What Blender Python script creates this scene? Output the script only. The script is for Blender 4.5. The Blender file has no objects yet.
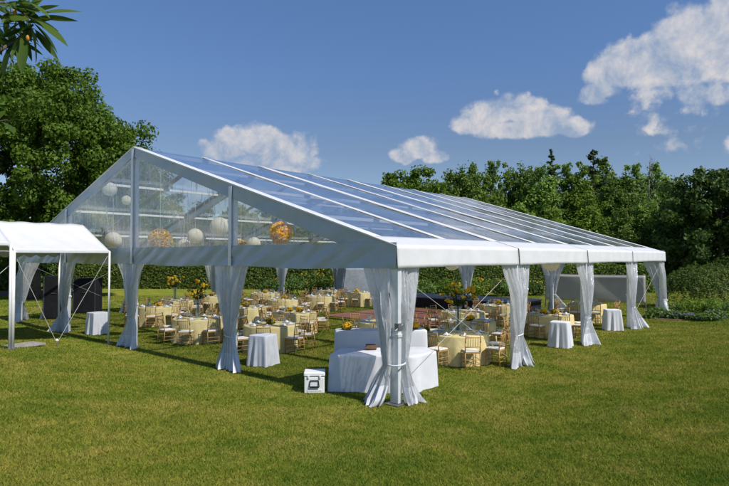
import bpy, math, random
import numpy as np
from mathutils import Vector, Matrix

random.seed(7)
SC = bpy.context.scene
COL = SC.collection
PI = math.pi

# ------------------------------------------------------------------ survey of the place (metres)
CAM = (-8.4667, -6.6067, 2.833); YAW = 0.7189; FOC = 555.74; HZ = 256.48
FW = (math.cos(YAW), math.sin(YAW)); RT = (math.sin(YAW), -math.cos(YAW))
S = 5.228; W = 4 * S; L = 20.0; BAY = 5.0       # gable spacing, width, length, bay
ZV, ZE, ZA = 2.60, 3.05, 6.28                    # valance foot, eave, ridge
SLOPE = (ZA - ZE) / (W / 2)

def gp(px, Z):
    """ground position at viewing depth Z, bearing px"""
    X = (px - 364.5) / FOC * Z
    return (CAM[0] + FW[0] * Z + RT[0] * X, CAM[1] + FW[1] * Z + RT[1] * X)

def terr(x, y):
    d = np.hypot(np.maximum(0, -np.asarray(x, float) - .8), np.maximum(0, -np.asarray(y, float) - .8))
    h = .125 * d * d / (d + 1.2)
    return 1.25 * np.tanh(h / 1.25)

def roofz(y):
    return ZE + SLOPE * (W / 2 - abs(y - W / 2))

# ------------------------------------------------------------------ mesh helpers
class MB:
    def __init__(s): s.v = []; s.f = []
    def add(s, vs, fs):
        b = len(s.v); s.v += [tuple(p) for p in vs]; s.f += [tuple(i + b for i in f) for f in fs]
    def box(s, c, d, rz=0, M=None):
        x, y, z = d[0] / 2, d[1] / 2, d[2] / 2
        vs = [Vector((a * x, b * y, e * z)) for e in (-1, 1) for a, b in ((-1, -1), (1, -1), (1, 1), (-1, 1))]
        R = M if M is not None else Matrix.Rotation(rz, 3, 'Z')
        s.add([R @ p + Vector(c) for p in vs], [(3, 2, 1, 0), (4, 5, 6, 7), (0, 1, 5, 4), (1, 2, 6, 5), (2, 3, 7, 6), (3, 0, 4, 7)])
    def bar(s, p, q, w, h, up=(0, 0, 1)):
        p, q = Vector(p), Vector(q); d = q - p; l = d.length; d.normalize()
        u = Vector(up); sd = d.cross(u)
        if sd.length < 1e-4: sd = d.cross(Vector((1, 0, 0)))
        sd.normalize(); u = sd.cross(d)
        s.box((p + q) / 2, (l, w, h), M=Matrix((d, sd, u)).transposed())
    def tube(s, p, q, r0, r1=None, n=8, cap=True):
        r1 = r0 if r1 is None else r1
        p, q = Vector(p), Vector(q); d = (q - p).normalized()
        a = d.orthogonal().normalized(); b = d.cross(a)
        vs = []
        for c, r in ((p, r0), (q, r1)):
            vs += [c + (a * math.cos(2 * PI * i / n) + b * math.sin(2 * PI * i / n)) * r for i in range(n)]
        fs = [(i, (i + 1) % n, n + (i + 1) % n, n + i) for i in range(n)]
        if cap: fs += [tuple(range(n))[::-1], tuple(range(n, 2 * n))]
        s.add(vs, fs)
    def path(s, pts, rs, n=7):
        for i in range(len(pts) - 1): s.tube(pts[i], pts[i + 1], rs[i], rs[i + 1], n)
    def lathe(s, prof, n=24, c=(0, 0, 0)):
        vs = [(c[0] + r * math.cos(2 * PI * i / n), c[1] + r * math.sin(2 * PI * i / n), c[2] + z) for r, z in prof for i in range(n)]
        fs = [(k * n + i, k * n + (i + 1) % n, (k + 1) * n + (i + 1) % n, (k + 1) * n + i) for k in range(len(prof) - 1) for i in range(n)]
        s.add(vs, fs)
    def ball(s, c, r, n=16, m=10, sq=1.0):
        s.lathe([(max(1e-4, r * math.sin(PI * k / m)), -r * sq * math.cos(PI * k / m)) for k in range(m + 1)], n, c)
    def grid(s, fn, nu, nv, closed=False):
        vs = [fn(i / nu, j / nv) for j in range(nv + 1) for i in range(nu if closed else nu + 1)]
        w = nu if closed else nu + 1
        fs = [(j * w + i, j * w + (i + 1) % w, (j + 1) * w + (i + 1) % w, (j + 1) * w + i) for j in range(nv) for i in range(nu)]
        s.add(vs, fs)
    def mesh(s, name, mat, smooth=False):
        m = bpy.data.meshes.new(name); m.from_pydata(s.v, [], s.f); m.update()
        if mat: m.materials.append(mat)
        if smooth: m.polygons.foreach_set('use_smooth', [True] * len(m.polygons))
        return m
    def build(s, name, mat, parent=None, smooth=False, bevel=0):
        o = bpy.data.objects.new(name, s.mesh(name, mat, smooth)); COL.objects.link(o)
        if parent: o.parent = parent
        if bevel:
            b = o.modifiers.new('bevel', 'BEVEL'); b.width = bevel; b.segments = 2; b.limit_method = 'ANGLE'
        return o

def np_mesh(name, V, F, mat, smooth=False):
    """V (n,3), F (m,k) all faces with k corners"""
    V = np.asarray(V, np.float32); F = np.asarray(F, np.int32); k = F.shape[1]
    m = bpy.data.meshes.new(name)
    m.vertices.add(len(V)); m.vertices.foreach_set('co', V.ravel())
    m.loops.add(F.size); m.loops.foreach_set('vertex_index', F.ravel())
    m.polygons.add(len(F)); m.polygons.foreach_set('loop_start', np.arange(0, F.size, k, dtype=np.int32))
    m.update(calc_edges=True); m.validate()
    if smooth: m.polygons.foreach_set('use_smooth', np.ones(len(F), bool))
    m.materials.append(mat)
    return m

def place(name, mesh, parent=None, loc=(0, 0, 0), rz=0):
    o = bpy.data.objects.new(name, mesh); COL.objects.link(o)
    if parent: o.parent = parent
    o.location = loc; o.rotation_euler = (0, 0, rz); return o

def tag(o, label, cat, group=None, kind=None):
    o['label'] = label; o['category'] = cat
    if group: o['group'] = group
    if kind: o['kind'] = kind
    return o
def thing(name, label, cat, loc=(0, 0, 0), rz=0, group=None):
    o = bpy.data.objects.new(name, None); COL.objects.link(o)
    o.location = loc; o.rotation_euler = (0, 0, rz); o.empty_display_size = .2
    return tag(o, label, cat, group)
def struct(o, label, cat):
    return tag(o, label, cat, kind='structure')
KIDS = {}
def kids(o):
    return [c for c in bpy.data.objects if c.parent == o]
def dup(root, loc, rz, label=None, group=None):
    ks = KIDS.get(root.name)
    if ks is None:
        ks = KIDS[root.name] = [(c, kids(c)) for c in kids(root)]
    r = root.copy(); COL.objects.link(r); r.location = loc; r.rotation_euler = (0, 0, rz)
    if label: r['label'] = label
    if group: r['group'] = group
    for c, gs in ks:
        n = c.copy(); COL.objects.link(n); n.parent = r
        for g in gs:
            h = g.copy(); COL.objects.link(h); h.parent = n
    return r

# ------------------------------------------------------------------ materials
def newmat(name):
    m = bpy.data.materials.new(name); m.use_nodes = True; nt = m.node_tree; nt.nodes.clear()
    out = nt.nodes.new('ShaderNodeOutputMaterial'); return m, nt, out
def nd(nt, t, **kw):
    n = nt.nodes.new(t)
    for k, v in kw.items():
        if k in n.inputs.keys(): n.inputs[k].default_value = v
        else: setattr(n, k, v)
    return n
def ramp(nt, fac, stops, interp='LINEAR'):
    r = nt.nodes.new('ShaderNodeValToRGB'); r.color_ramp.interpolation = interp
    e = r.color_ramp.elements
    while len(e) < len(stops): e.new(.5)
    for i, (p, c) in enumerate(stops):
        e[i].position = p; e[i].color = tuple(c) + ((1,) if len(c) == 3 else ())
    nt.links.new(fac, r.inputs[0]); return r.outputs[0]
def plain(name, col, rough=.6, metal=0, var=.12, scale=6, bump=0, bscale=40, spec=.4, sheen=0):
    m, nt, out = newmat(name); lk = nt.links
    p = nd(nt, 'ShaderNodeBsdfPrincipled', Roughness=rough, Metallic=metal)
    p.inputs['Specular IOR Level'].default_value = spec
    tc = nd(nt, 'ShaderNodeTexCoord')
    n = nd(nt, 'ShaderNodeTexNoise', Scale=scale, Detail=4.0); lk.new(tc.outputs['Object'], n.inputs['Vector'])
    c1 = [c * (1 - var) for c in col]; c2 = [min(1, c * (1 + var)) for c in col]
    lk.new(ramp(nt, n.outputs['Fac'], [(.3, c1), (.7, c2)]), p.inputs['Base Color'])
    if bump:
        b = nd(nt, 'ShaderNodeTexNoise', Scale=bscale, Detail=5.0); lk.new(tc.outputs['Object'], b.inputs['Vector'])
        bm = nd(nt, 'ShaderNodeBump', Strength=bump, Distance=.02); lk.new(b.outputs['Fac'], bm.inputs['Height']); lk.new(bm.outputs[0], p.inputs['Normal'])
    lk.new(p.outputs[0], out.inputs[0]); return m
def cloth(name, col, trans=.25, wr=.25, scale=5, var=.05):
    """draped cloth: diffuse + some light passing through, soft creases"""
    m, nt, out = newmat(name); lk = nt.links
    tc = nd(nt, 'ShaderNodeTexCoord')
    n = nd(nt, 'ShaderNodeTexNoise', Scale=scale, Detail=4.0, Distortion=.6); lk.new(tc.outputs['Object'], n.inputs['Vector'])
    c = ramp(nt, n.outputs['Fac'], [(.3, [x * (1 - var) for x in col]), (.7, [min(1, x * (1 + var)) for x in col])])
    bm = nd(nt, 'ShaderNodeBump', Strength=wr, Distance=.05); lk.new(n.outputs['Fac'], bm.inputs['Height'])
    d = nd(nt, 'ShaderNodeBsdfDiffuse'); t = nd(nt, 'ShaderNodeBsdfTranslucent')
    for b in (d, t): lk.new(c, b.inputs['Color']); lk.new(bm.outputs[0], b.inputs['Normal'])
    mx = nd(nt, 'ShaderNodeMixShader', Fac=trans); lk.new(d.outputs[0], mx.inputs[1]); lk.new(t.outputs[0], mx.inputs[2])
    lk.new(mx.outputs[0], out.inputs[0]); return m
def vinyl(name, tint=(.93, .95, .97), milk=.08, milkcol=(.75, .77, .8), rough=.06, wave=0, wscale=3, gloss=1.0, stretch=(1, 1, 1), streak=0, bstr=.3, rot=0):
    """clear PVC sheet: see-through, Fresnel gloss, a little milkiness, creases"""
    m, nt, out = newmat(name); lk = nt.links
    tc = nd(nt, 'ShaderNodeTexCoord'); mp = nd(nt, 'ShaderNodeMapping'); mp.inputs['Scale'].default_value = stretch; mp.inputs['Rotation'].default_value = (rot, 0, 0)
    lk.new(tc.outputs['Object'], mp.inputs['Vector'])
    n = nd(nt, 'ShaderNodeTexNoise', Scale=wscale, Detail=5.0, Distortion=.8, Roughness=.6); lk.new(mp.outputs[0], n.inputs['Vector'])
    bm = nd(nt, 'ShaderNodeBump', Strength=bstr, Distance=.06); lk.new(n.outputs['Fac'], bm.inputs['Height'])
    tr = nd(nt, 'ShaderNodeBsdfTransparent', Color=tuple(tint) + (1,))
    gl = nd(nt, 'ShaderNodeBsdfGlossy', Roughness=rough, Color=(.95, .97, 1, 1)); lk.new(bm.outputs[0], gl.inputs['Normal'])
    df = nd(nt, 'ShaderNodeBsdfDiffuse', Color=tuple(milkcol) + (1,)); tl = nd(nt, 'ShaderNodeBsdfTranslucent', Color=tuple(milkcol) + (1,))
    lk.new(bm.outputs[0], df.inputs['Normal'])
    mk = nd(nt, 'ShaderNodeMixShader', Fac=.45); lk.new(df.outputs[0], mk.inputs[1]); lk.new(tl.outputs[0], mk.inputs[2])
    gm = nd(nt, 'ShaderNodeNewGeometry'); ri = nd(nt, 'ShaderNodeMapRange'); ri.inputs['To Min'].default_value = 1.5; ri.inputs['To Max'].default_value = 1 / 1.5
    lk.new(gm.outputs['Backfacing'], ri.inputs['Value']); fr = nd(nt, 'ShaderNodeFresnel'); lk.new(ri.outputs[0], fr.inputs['IOR']); lk.new(bm.outputs[0], fr.inputs['Normal'])
    mu = nd(nt, 'ShaderNodeMath', operation='MULTIPLY'); mu.use_clamp = True; mu.inputs[1].default_value = 1.6 * gloss; lk.new(fr.outputs[0], mu.inputs[0])
    a = nd(nt, 'ShaderNodeMixShader'); lk.new(tr.outputs[0], a.inputs[1]); lk.new(mk.outputs[0], a.inputs[2])
    if streak:
        # milky noise streaks: painted crease highlights; on the roof, uneven dust
        n2 = nd(nt, 'ShaderNodeTexNoise', Scale=wscale * 1.7, Detail=3.0, Distortion=1.2); lk.new(mp.outputs[0], n2.inputs['Vector'])
        mr = ramp(nt, n2.outputs['Fac'], [(.56, (milk,) * 3), (.66, (min(1, milk + streak),) * 3), (.72, (milk,) * 3)])
        lk.new(mr, a.inputs[0])
    else: a.inputs[0].default_value = milk
    b = nd(nt, 'ShaderNodeMixShader'); lk.new(mu.outputs[0], b.inputs[0]); lk.new(a.outputs[0], b.inputs[1]); lk.new(gl.outputs[0], b.inputs[2])
    lk.new(b.outputs[0], out.inputs[0]); return m
def leafmat(name, c1, c2, trans=.35, c3=None):
    m, nt, out = newmat(name); lk = nt.links
    g = nd(nt, 'ShaderNodeNewGeometry'); oi = nd(nt, 'ShaderNodeObjectInfo')
    tc = nd(nt, 'ShaderNodeTexCoord'); n = nd(nt, 'ShaderNodeTexNoise', Scale=.5, Detail=3.0); lk.new(tc.outputs['Object'], n.inputs['Vector'])
    ad = nd(nt, 'ShaderNodeMath', operation='ADD'); lk.new(g.outputs['Random Per Island'], ad.inputs[0]); lk.new(n.outputs['Fac'], ad.inputs[1])
    hv = nd(nt, 'ShaderNodeMath', operation='MULTIPLY'); hv.inputs[1].default_value = .5; lk.new(ad.outputs[0], hv.inputs[0])
    st = [(.2, c1), (.75, c2)] + ([(.97, c3)] if c3 else [])
    c = ramp(nt, hv.outputs[0], st)
    hs = nd(nt, 'ShaderNodeHueSaturation'); lk.new(c, hs.inputs['Color'])
    vm = nd(nt, 'ShaderNodeMapRange'); vm.inputs['To Min'].default_value = .75; vm.inputs['To Max'].default_value = 1.3; lk.new(oi.outputs['Random'], vm.inputs['Value']); lk.new(vm.outputs[0], hs.inputs['Value'])
    d = nd(nt, 'ShaderNodeBsdfPrincipled', Roughness=.55); d.inputs['Specular IOR Level'].default_value = .25
    t = nd(nt, 'ShaderNodeBsdfTranslucent'); lk.new(hs.outputs[0], d.inputs['Base Color']); lk.new(hs.outputs[0], t.inputs['Color'])
    mx = nd(nt, 'ShaderNodeMixShader', Fac=trans); lk.new(d.outputs[0], mx.inputs[1]); lk.new(t.outputs[0], mx.inputs[2])
    lk.new(mx.outputs[0], out.inputs[0]); return m

def lawn_colour(nt):
    lk = nt.links; g = nd(nt, 'ShaderNodeNewGeometry')
    def noise(sc, det=4.0, dist=0.):
        n = nd(nt, 'ShaderNodeTexNoise', Scale=sc, Detail=det, Distortion=dist); lk.new(g.outputs['Position'], n.inputs['Vector']); return n.outputs['Fac']
    a = ramp(nt, noise(.42, 6, .6), [(.34, (.078, .160, .022)), (.5, (.188, .226, .032)), (.66, (.33, .288, .072))])
    b = ramp(nt, noise(1.4, 7, .5), [(.32, (.050, .130, .012)), (.5, (.192, .230, .032)), (.68, (.43, .345, .110))])
    c = ramp(nt, noise(8, 6), [(.32, (.06, .135, .012)), (.68, (.36, .315, .066))])
    m1 = nd(nt, 'ShaderNodeMixRGB', Fac=.5); lk.new(a, m1.inputs[1]); lk.new(b, m1.inputs[2])
    m2 = nd(nt, 'ShaderNodeMixRGB', Fac=.33); lk.new(m1.outputs[0], m2.inputs[1]); lk.new(c, m2.inputs[2])
    return m2.outputs[0]
def grassmat(name, blades=False):
    m, nt, out = newmat(name); lk = nt.links
    c = lawn_colour(nt)
    if blades:
        g = nd(nt, 'ShaderNodeNewGeometry')
        v = ramp(nt, g.outputs['Random Per Island'], [(0, (.75, .8, .6)), (.7, (1.2, 1.2, 1.1)), (.93, (1.7, 1.45, 1.5))])
        mm = nd(nt, 'ShaderNodeMixRGB', blend_type='MULTIPLY', Fac=1.0); lk.new(c, mm.inputs[1]); lk.new(v, mm.inputs[2]); c = mm.outputs[0]
        d = nd(nt, 'ShaderNodeBsdfDiffuse'); t = nd(nt, 'ShaderNodeBsdfTranslucent'); lk.new(c, d.inputs[0]); lk.new(c, t.inputs[0])
        mx = nd(nt, 'ShaderNodeMixShader', Fac=.4); lk.new(d.outputs[0], mx.inputs[1]); lk.new(t.outputs[0], mx.inputs[2]); lk.new(mx.outputs[0], out.inputs[0])
    else:
        dk = nd(nt, 'ShaderNodeMixRGB', blend_type='MULTIPLY', Fac=1.0); dk.inputs[2].default_value = (.90, .90, .86, 1); lk.new(c, dk.inputs[1])
        p = nd(nt, 'ShaderNodeBsdfDiffuse', Roughness=.8); lk.new(dk.outputs[0], p.inputs['Color'])
        g = nd(nt, 'ShaderNodeNewGeometry'); n = nd(nt, 'ShaderNodeTexNoise', Scale=45., Detail=6.); lk.new(g.outputs['Position'], n.inputs['Vector'])
        bm = nd(nt, 'ShaderNodeBump', Strength=.9, Distance=.05); lk.new(n.outputs['Fac'], bm.inputs['Height']); lk.new(bm.outputs[0], p.inputs['Normal'])
        lk.new(p.outputs[0], out.inputs[0])
    return m

M = {}
M['lawn'] = grassmat('lawn_soil'); M['blades'] = grassmat('lawn_blades', True)
M['alu'] = plain('anodised_aluminium', (.72, .74, .76), .4, .3, .06, 9, .05)
M['steel'] = plain('dark_fittings', (.22, .22, .22), .45, .6, .15, 20)
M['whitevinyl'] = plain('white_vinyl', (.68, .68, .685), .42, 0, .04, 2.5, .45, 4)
M['gablevinyl'] = plain('shade_tinted_gable_vinyl', (.44, .49, .54), .35, 0, .05, 3, .6, 5)  # white vinyl with the gable's bluish shade put into its base colour
M['roofclear'] = vinyl('clear_roof_vinyl', (.92, .94, .97), .20, (.64, .67, .71), .10, wscale=1.6, gloss=.85, streak=.16, bstr=.22, stretch=(1, .5, 1))
M['gableclear'] = vinyl('clear_gable_vinyl', (.90, .92, .93), .06, (.75, .77, .8), .05, wscale=1.5, gloss=.9, bstr=.35, stretch=(1, 2.6, .55), streak=.75, rot=.5)
M['curtain'] = vinyl('clear_curtain_vinyl', (.84, .86, .88), .76, (.78, .79, .80), .16, wscale=6, gloss=1.1, bstr=.7, stretch=(1.6, 1.6, .45), streak=.35)
M['white'] = cloth('white_linen', (.76, .77, .81), .15, .10, 3)
M['cream'] = cloth('cream_linen', (.83, .70, .35), .22, .25, 5)
M['gold'] = plain('gold_painted_wood', (.42, .25, .085), .4, 0, .2, 14)
M['ivory'] = plain('ivory_cushion', (.78, .74, .66), .8, 0, .05, 10, .2)
M['whitepaint'] = plain('white_paint', (.78, .78, .78), .45, 0, .05, 8)
M['black'] = plain('black_cloth', (.012, .012, .014), .9, 0, .3, 6, .3, 8)
M['deck'] = plain('dark_stage_deck', (.035, .045, .07), .5, 0, .2, 3)
M['glass'] = vinyl('clear_glass', (.95, .97, .97), .03, (.8, .8, .8), .03, gloss=1.2)
M['china'] = plain('white_china', (.82, .82, .80), .25, 0, .02)
M['greyscreen'] = plain('grey_screen_fabric', (.44, .42, .40), .8, 0, .06, 2, .15, 6)
M['bluewall'] = plain('grey_sheet', (.26, .29, .34), .5, 0, .12, 3, .6, 7)
M['paper'] = cloth('rice_paper', (.90, .85, .70), .5, .15, 9)
M['flower'] = plain('yellow_orange_petals', (.78, .46, .05), .7, 0, .35, 25)
M['sunflower'] = leafmat('sunflower_petals', (.86, .50, .015), (.90, .70, .06), .35)
M['petal'] = leafmat('golden_petals', (.90, .54, .05), (.95, .74, .16), .35)
M['stem'] = leafmat('flower_greens', (.03, .06, .012), (.08, .12, .03), .3)
M['bark'] = plain('tree_bark', (.10, .08, .06), .9, 0, .35, 5, .8, 12)
M['palebark'] = plain('pale_bark', (.20, .18, .15), .9, 0, .3, 5, .8, 12)
M['mulch'] = plain('brown_mulch', (.10, .055, .035), .9, 0, .5, 9, .9, 25)
M['stone'] = plain('grey_paver', (.30, .28, .25), .85, 0, .2, 9, .4)
M['rope'] = plain('white_rope', (.55, .54, .50), .8, 0, .1)
M['cooler'] = plain('white_plastic', (.80, .80, .78), .35, 0, .03, 5)
M['wood'] = plain('brown_crate_wood', (.16, .09, .05), .7, 0, .3, 12)
M['maple'] = leafmat('maple_leaves', (0.0496, 0.0963, 0.0099), (0.1239, 0.2063, 0.0198), .4)
M['forest'] = leafmat('broadleaf_leaves', (0.0889, 0.1676, 0.0261), (0.2255, 0.3384, 0.0551), .35)
M['limeleaf'] = leafmat('light_green_leaves', (0.1018, 0.1728, 0.0173), (0.2137, 0.3168, 0.0380), .4)
M['darkleaf'] = leafmat('dense_dark_leaves', (0.0471, 0.0945, 0.0201), (0.1237, 0.1944, 0.0374), .3)
M['conifer'] = leafmat('conifer_needles', (0.0298, 0.0605, 0.0194), (0.0779, 0.1188, 0.0350), .15)
M['hedge'] = leafmat('hedge_leaves', (0.0692, 0.1196, 0.0196), (0.1798, 0.2501, 0.0352), .3)
M['weep'] = leafmat('weeping_leaves', (0.0675, 0.1087, 0.0181), (0.1509, 0.2092, 0.0361), .3)
M['garden'] = leafmat('garden_leaves', (0.0675, 0.1275, 0.0240), (0.1650, 0.2550, 0.0600), .35)
M['purple'] = leafmat('purple_petals', (.20, .16, .42), (.45, .40, .62), .3)
M['redpetal'] = leafmat('red_petals', (.35, .04, .02), (.55, .12, .06), .3)
M['nearleaf'] = leafmat('glossy_laurel_leaves', (.022, .055, .006), (.17, .28, .045), .45)
M['bud'] = plain('orange_buds', (.55, .26, .05), .6, 0, .2, 30)

def parquet():
    m, nt, out = newmat('terracotta_parquet'); lk = nt.links
    tc = nd(nt, 'ShaderNodeTexCoord')
    br = nd(nt, 'ShaderNodeTexBrick', Scale=1.1, Color1=(.34, .13, .075, 1), Color2=(.26, .10, .055, 1), Mortar=(.16, .07, .045, 1))
    br.inputs['Mortar Size'].default_value = .012; br.inputs['Brick Width'].default_value = 1.; br.inputs['Row Height'].default_value = 1.; br.offset = 0
    lk.new(tc.outputs['Object'], br.inputs['Vector'])
    p = nd(nt, 'ShaderNodeBsdfPrincipled', Roughness=.4); lk.new(br.outputs['Color'], p.inputs['Base Color']); lk.new(p.outputs[0], out.inputs[0]); return m
M['parquet'] = parquet()

# ------------------------------------------------------------------ setting: ground and lawn
def axis(vals):
    return np.unique(np.concatenate(vals))
xs = axis([np.linspace(-500, -30, 16), np.linspace(-30, 30, 91), np.linspace(30, 500, 16)])
ys = axis([np.linspace(-500, -30, 16), np.linspace(-30, 30, 91), np.linspace(30, 500, 16)])
GX, GY = np.meshgrid(xs, ys); V = np.stack([GX.ravel(), GY.ravel(), terr(GX, GY).ravel()], 1)
nx = len(xs); I, J = np.meshgrid(np.arange(nx - 1), np.arange(len(ys) - 1)); b = (J * nx + I).ravel()
F = np.stack([b, b + 1, b + nx + 1, b + nx], 1)
struct(place('lawn_ground', np_mesh('lawn_ground', V, F, M['lawn'], True)), 'mown lawn sloping gently down to the tent, patchy green and straw', 'lawn')

DANCE = (10.2, 16.1, 5.6, 12.4)          # x0 x1 y0 y1
STAGE = (16.6, 19.6, 5.6, 13.6)
def make_blades():
    rng = np.random.default_rng(3)
    n = 880000
    # density falls off with distance so blades stay about as fine in the picture as real turf
    Z = 3.6 * np.exp(rng.random(n) * math.log(40 / 3.6)); X = (Z + 2.2) * (rng.random(n) - .5) * 2 * 1.0
    x = CAM[0] + FW[0] * Z + RT[0] * X; y = CAM[1] + FW[1] * Z + RT[1] * X
    keep = ~((x > DANCE[0] - .02) & (x < DANCE[1] + .02) & (y > DANCE[2] - .02) & (y < DANCE[3] + .02)) & ~((x > STAGE[0]) & (x < STAGE[1]) & (y > STAGE[2]) & (y < STAGE[3]))
    x, y, Z = x[keep], y[keep], Z[keep]; n = len(x)
    z = terr(x, y) - .004
    h = (.024 + .026 * rng.random(n)) * (1 + Z * .006); w = .0022 + .00055 * Z * (0.6 + .8 * rng.random(n))
    a = rng.random(n) * 2 * PI; ln = rng.normal(0, .55, (n, 2)) * h[:, None]
    V = np.empty((n, 3, 3), np.float32)
    V[:, 0, 0] = x - np.cos(a) * w; V[:, 0, 1] = y - np.sin(a) * w; V[:, 0, 2] = z
    V[:, 1, 0] = x + np.cos(a) * w; V[:, 1, 1] = y + np.sin(a) * w; V[:, 1, 2] = z
    V[:, 2, 0] = x + ln[:, 0]; V[:, 2, 1] = y + ln[:, 1]; V[:, 2, 2] = z + h
    F = np.arange(n * 3, dtype=np.int32).reshape(n, 3)
    return np_mesh('lawn_grass', V.reshape(-1, 3), F, M['blades'])
tag(place('lawn_grass', make_blades()), 'short mown grass blades covering the lawn', 'grass', kind='stuff')

# ------------------------------------------------------------------ vegetation
def leaf_quads(P, N, size, rng, asp=.62, jit=.75):
    """diamond leaves at points P facing roughly N"""
    n = len(P)
    nn = N + rng.normal(0, jit, (n, 3)); nn /= np.linalg.norm(nn, axis=1)[:, None] + 1e-9
    r = rng.normal(0, 1, (n, 3)); u = np.cross(nn, r); u /= np.linalg.norm(u, axis=1)[:, None] + 1e-9; v = np.cross(nn, u)
    s = (size * (.6 + .8 * rng.random(n)))[:, None]
    V = np.stack([P + u * s, P + v * s * asp, P - u * s, P - v * s * asp], 1)
    V[:, 1] += nn * s * .18; V[:, 3] += nn * s * .18
    return V.reshape(-1, 3)
def sphere_pts(n, rng):
    d = rng.normal(0, 1, (n, 3)); return d / np.linalg.norm(d, axis=1)[:, None]
def clumps(C, Rr, per, size, rng, flat=.75, up=.35, **kw):
    out = []
    for c, r in zip(C, Rr):
        n = int(per * (.7 + .6 * rng.random())); d = sphere_pts(n, rng); rad = r * rng.random(n) ** .45
        P = np.asarray(c) + d * rad[:, None] * (1, 1, flat)
        N = d + np.array([0, 0, up])
        out.append(leaf_quads(P, N, size, rng, **kw))
    return np.concatenate(out)
def quads_mesh(name, V, mat):
    return np_mesh(name, V, np.arange(len(V), dtype=np.int32).reshape(-1, 4), mat)
def crown_pts(blobs, n, rng, shell=.55):
    """points near the surface of a union of ellipsoids (cx,cy,cz,rx,ry,rz)"""
    B = np.array(blobs, float); vol = B[:, 3] * B[:, 4] * B[:, 5]; k = rng.choice(len(B), n, p=vol / vol.sum())
    d = sphere_pts(n, rng); r = shell + (1 - shell) * rng.random(n)
    return B[k, :3] + d * r[:, None] * B[k, 3:]
def trunk_mesh(h, r, rng, limbs=7, spread=2.5, lean=.3, z0=.3):
    m = MB(); pts = [Vector((0, 0, -.15))]; rs = [r * 1.25]
    for i in range(1, 7):
        t = i / 6; pts.append(Vector((lean * t * math.sin(3 * t + 1), lean * t * math.cos(2 * t), h * t))); rs.append(r * (1 - .78 * t))
    m.path(pts, rs, 9)
    for k in range(limbs):
        t = z0 + (.95 - z0) * (k + .5) / limbs; i = min(5, int(t * 6)); f = t * 6 - i
        p = pts[i].lerp(pts[i + 1], f); a = k * 2.4 + rng.random(); ln = spread * (1.1 - .6 * t) * (.7 + .5 * rng.random())
        q1 = p + Vector((math.cos(a) * ln * .5, math.sin(a) * ln * .5, ln * .35)); q2 = p + Vector((math.cos(a + .2) * ln, math.sin(a + .2) * ln, ln * .95))
        rr = r * (1 - .78 * t) * .55; m.path([p, q1, q2], [rr, rr * .6, rr * .2], 6)
    return m
def make_tree(name, label, cat, xy, blobs, nclump, rclump, per, size, mat, trunk, seed, group=None, bark='bark', shell=.55, rz=0, flat=.75):
    rng = np.random.default_rng(seed)
    t = thing(name, label, cat, (xy[0], xy[1], float(terr(xy[0], xy[1]))), rz, group)
    C = crown_pts(blobs, nclump, rng, shell); R_ = rclump * (.6 + .8 * rng.random(nclump))
    place('crown', quads_mesh('crown', clumps(C, R_, per, size, rng, flat), M[mat]), t)
    trunk_mesh(*trunk[:2], rng, **trunk[2]).build('trunk', M[bark], t, True)
    return t

# big maple on the left
mx = gp(34, 37)
make_tree('maple_tree', 'large rounded maple tree with dense green crown rising behind the left end of tent', 'tree', mx,
          [(0, 0, 8.3, 6.6, 6.6, 5.2), (.6, -1.2, 11.6, 4.0, 4.2, 3.4), (-1.0, 1.4, 12.4, 3.4, 3.4, 2.8), (4.4, -4.2, 7.4, 3.0, 3.2, 3.4), (3.2, -2.8, 9.0, 3.2, 3.4, 3.0), (-4.5, 3.5, 8.5, 4, 4, 4), (0, 0, 4.6, 6.3, 6.3, 2.4)],
          470, .85, 300, .115, 'maple', (11, .42, dict(limbs=11, spread=4.5, z0=.2)), 11).scale = (.99, .99, 1.08)
# shrubs and trees in the shade left of the tent, behind the canopy
for k, (px, Z, s, lb, mt) in enumerate([(-8, 46, 1.25, 'dark rounded shrub at the left edge under the maple tree', 'darkleaf'), (24, 48, 1.1, 'dark rounded shrub behind the brown mulch bed', 'darkleaf'), (58, 50, 1.2, 'dark rounded shrub just left of the clipped hedge', 'darkleaf')]):
    rng = np.random.default_rng(60 + k); t = thing('shrub', lb, 'shrub', gp(px, Z) + (0,), 0, 'shrubs under the maple')
    C = crown_pts([(0, 0, 1.2 * s, 2.0 * s, 2.0 * s, 1.3 * s)], 60, rng, .5)
    place('foliage', quads_mesh('foliage', clumps(C, np.full(60, .5), 60, .13, rng), M[mt]), t)
    m = MB(); [m.tube((0, 0, -.1), (math.cos(a) * .8, math.sin(a) * .8, 1.6), .05, .02, 6) for a in (0, 2.1, 4.2)]; m.build('stem', M['bark'], t)
# mulch bed
c = gp(32, 43); m = MB(); rr = random.Random(4)
ring = [(c[0] + 3.6 * math.cos(a) * (1 + .1 * rr.random()) , c[1] + 2.6 * math.sin(a) * (1 + .1 * rr.random())) for a in [i * 2 * PI / 40 for i in range(40)]]
m.add([(x, y, -.05) for x, y in ring] + [(c[0] + (x - c[0]) * .75, c[1] + (y - c[1]) * .75, .10) for x, y in ring] + [(c[0], c[1], .14)],
      [(i, (i + 1) % 40, 40 + (i + 1) % 40, 40 + i) for i in range(40)] + [(40 + i, 40 + (i + 1) % 40, 80) for i in range(40)])
struct(m.build('mulch_bed', M['mulch'], None, True), 'brown mulch bed under the maple tree', 'mulch bed')

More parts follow.
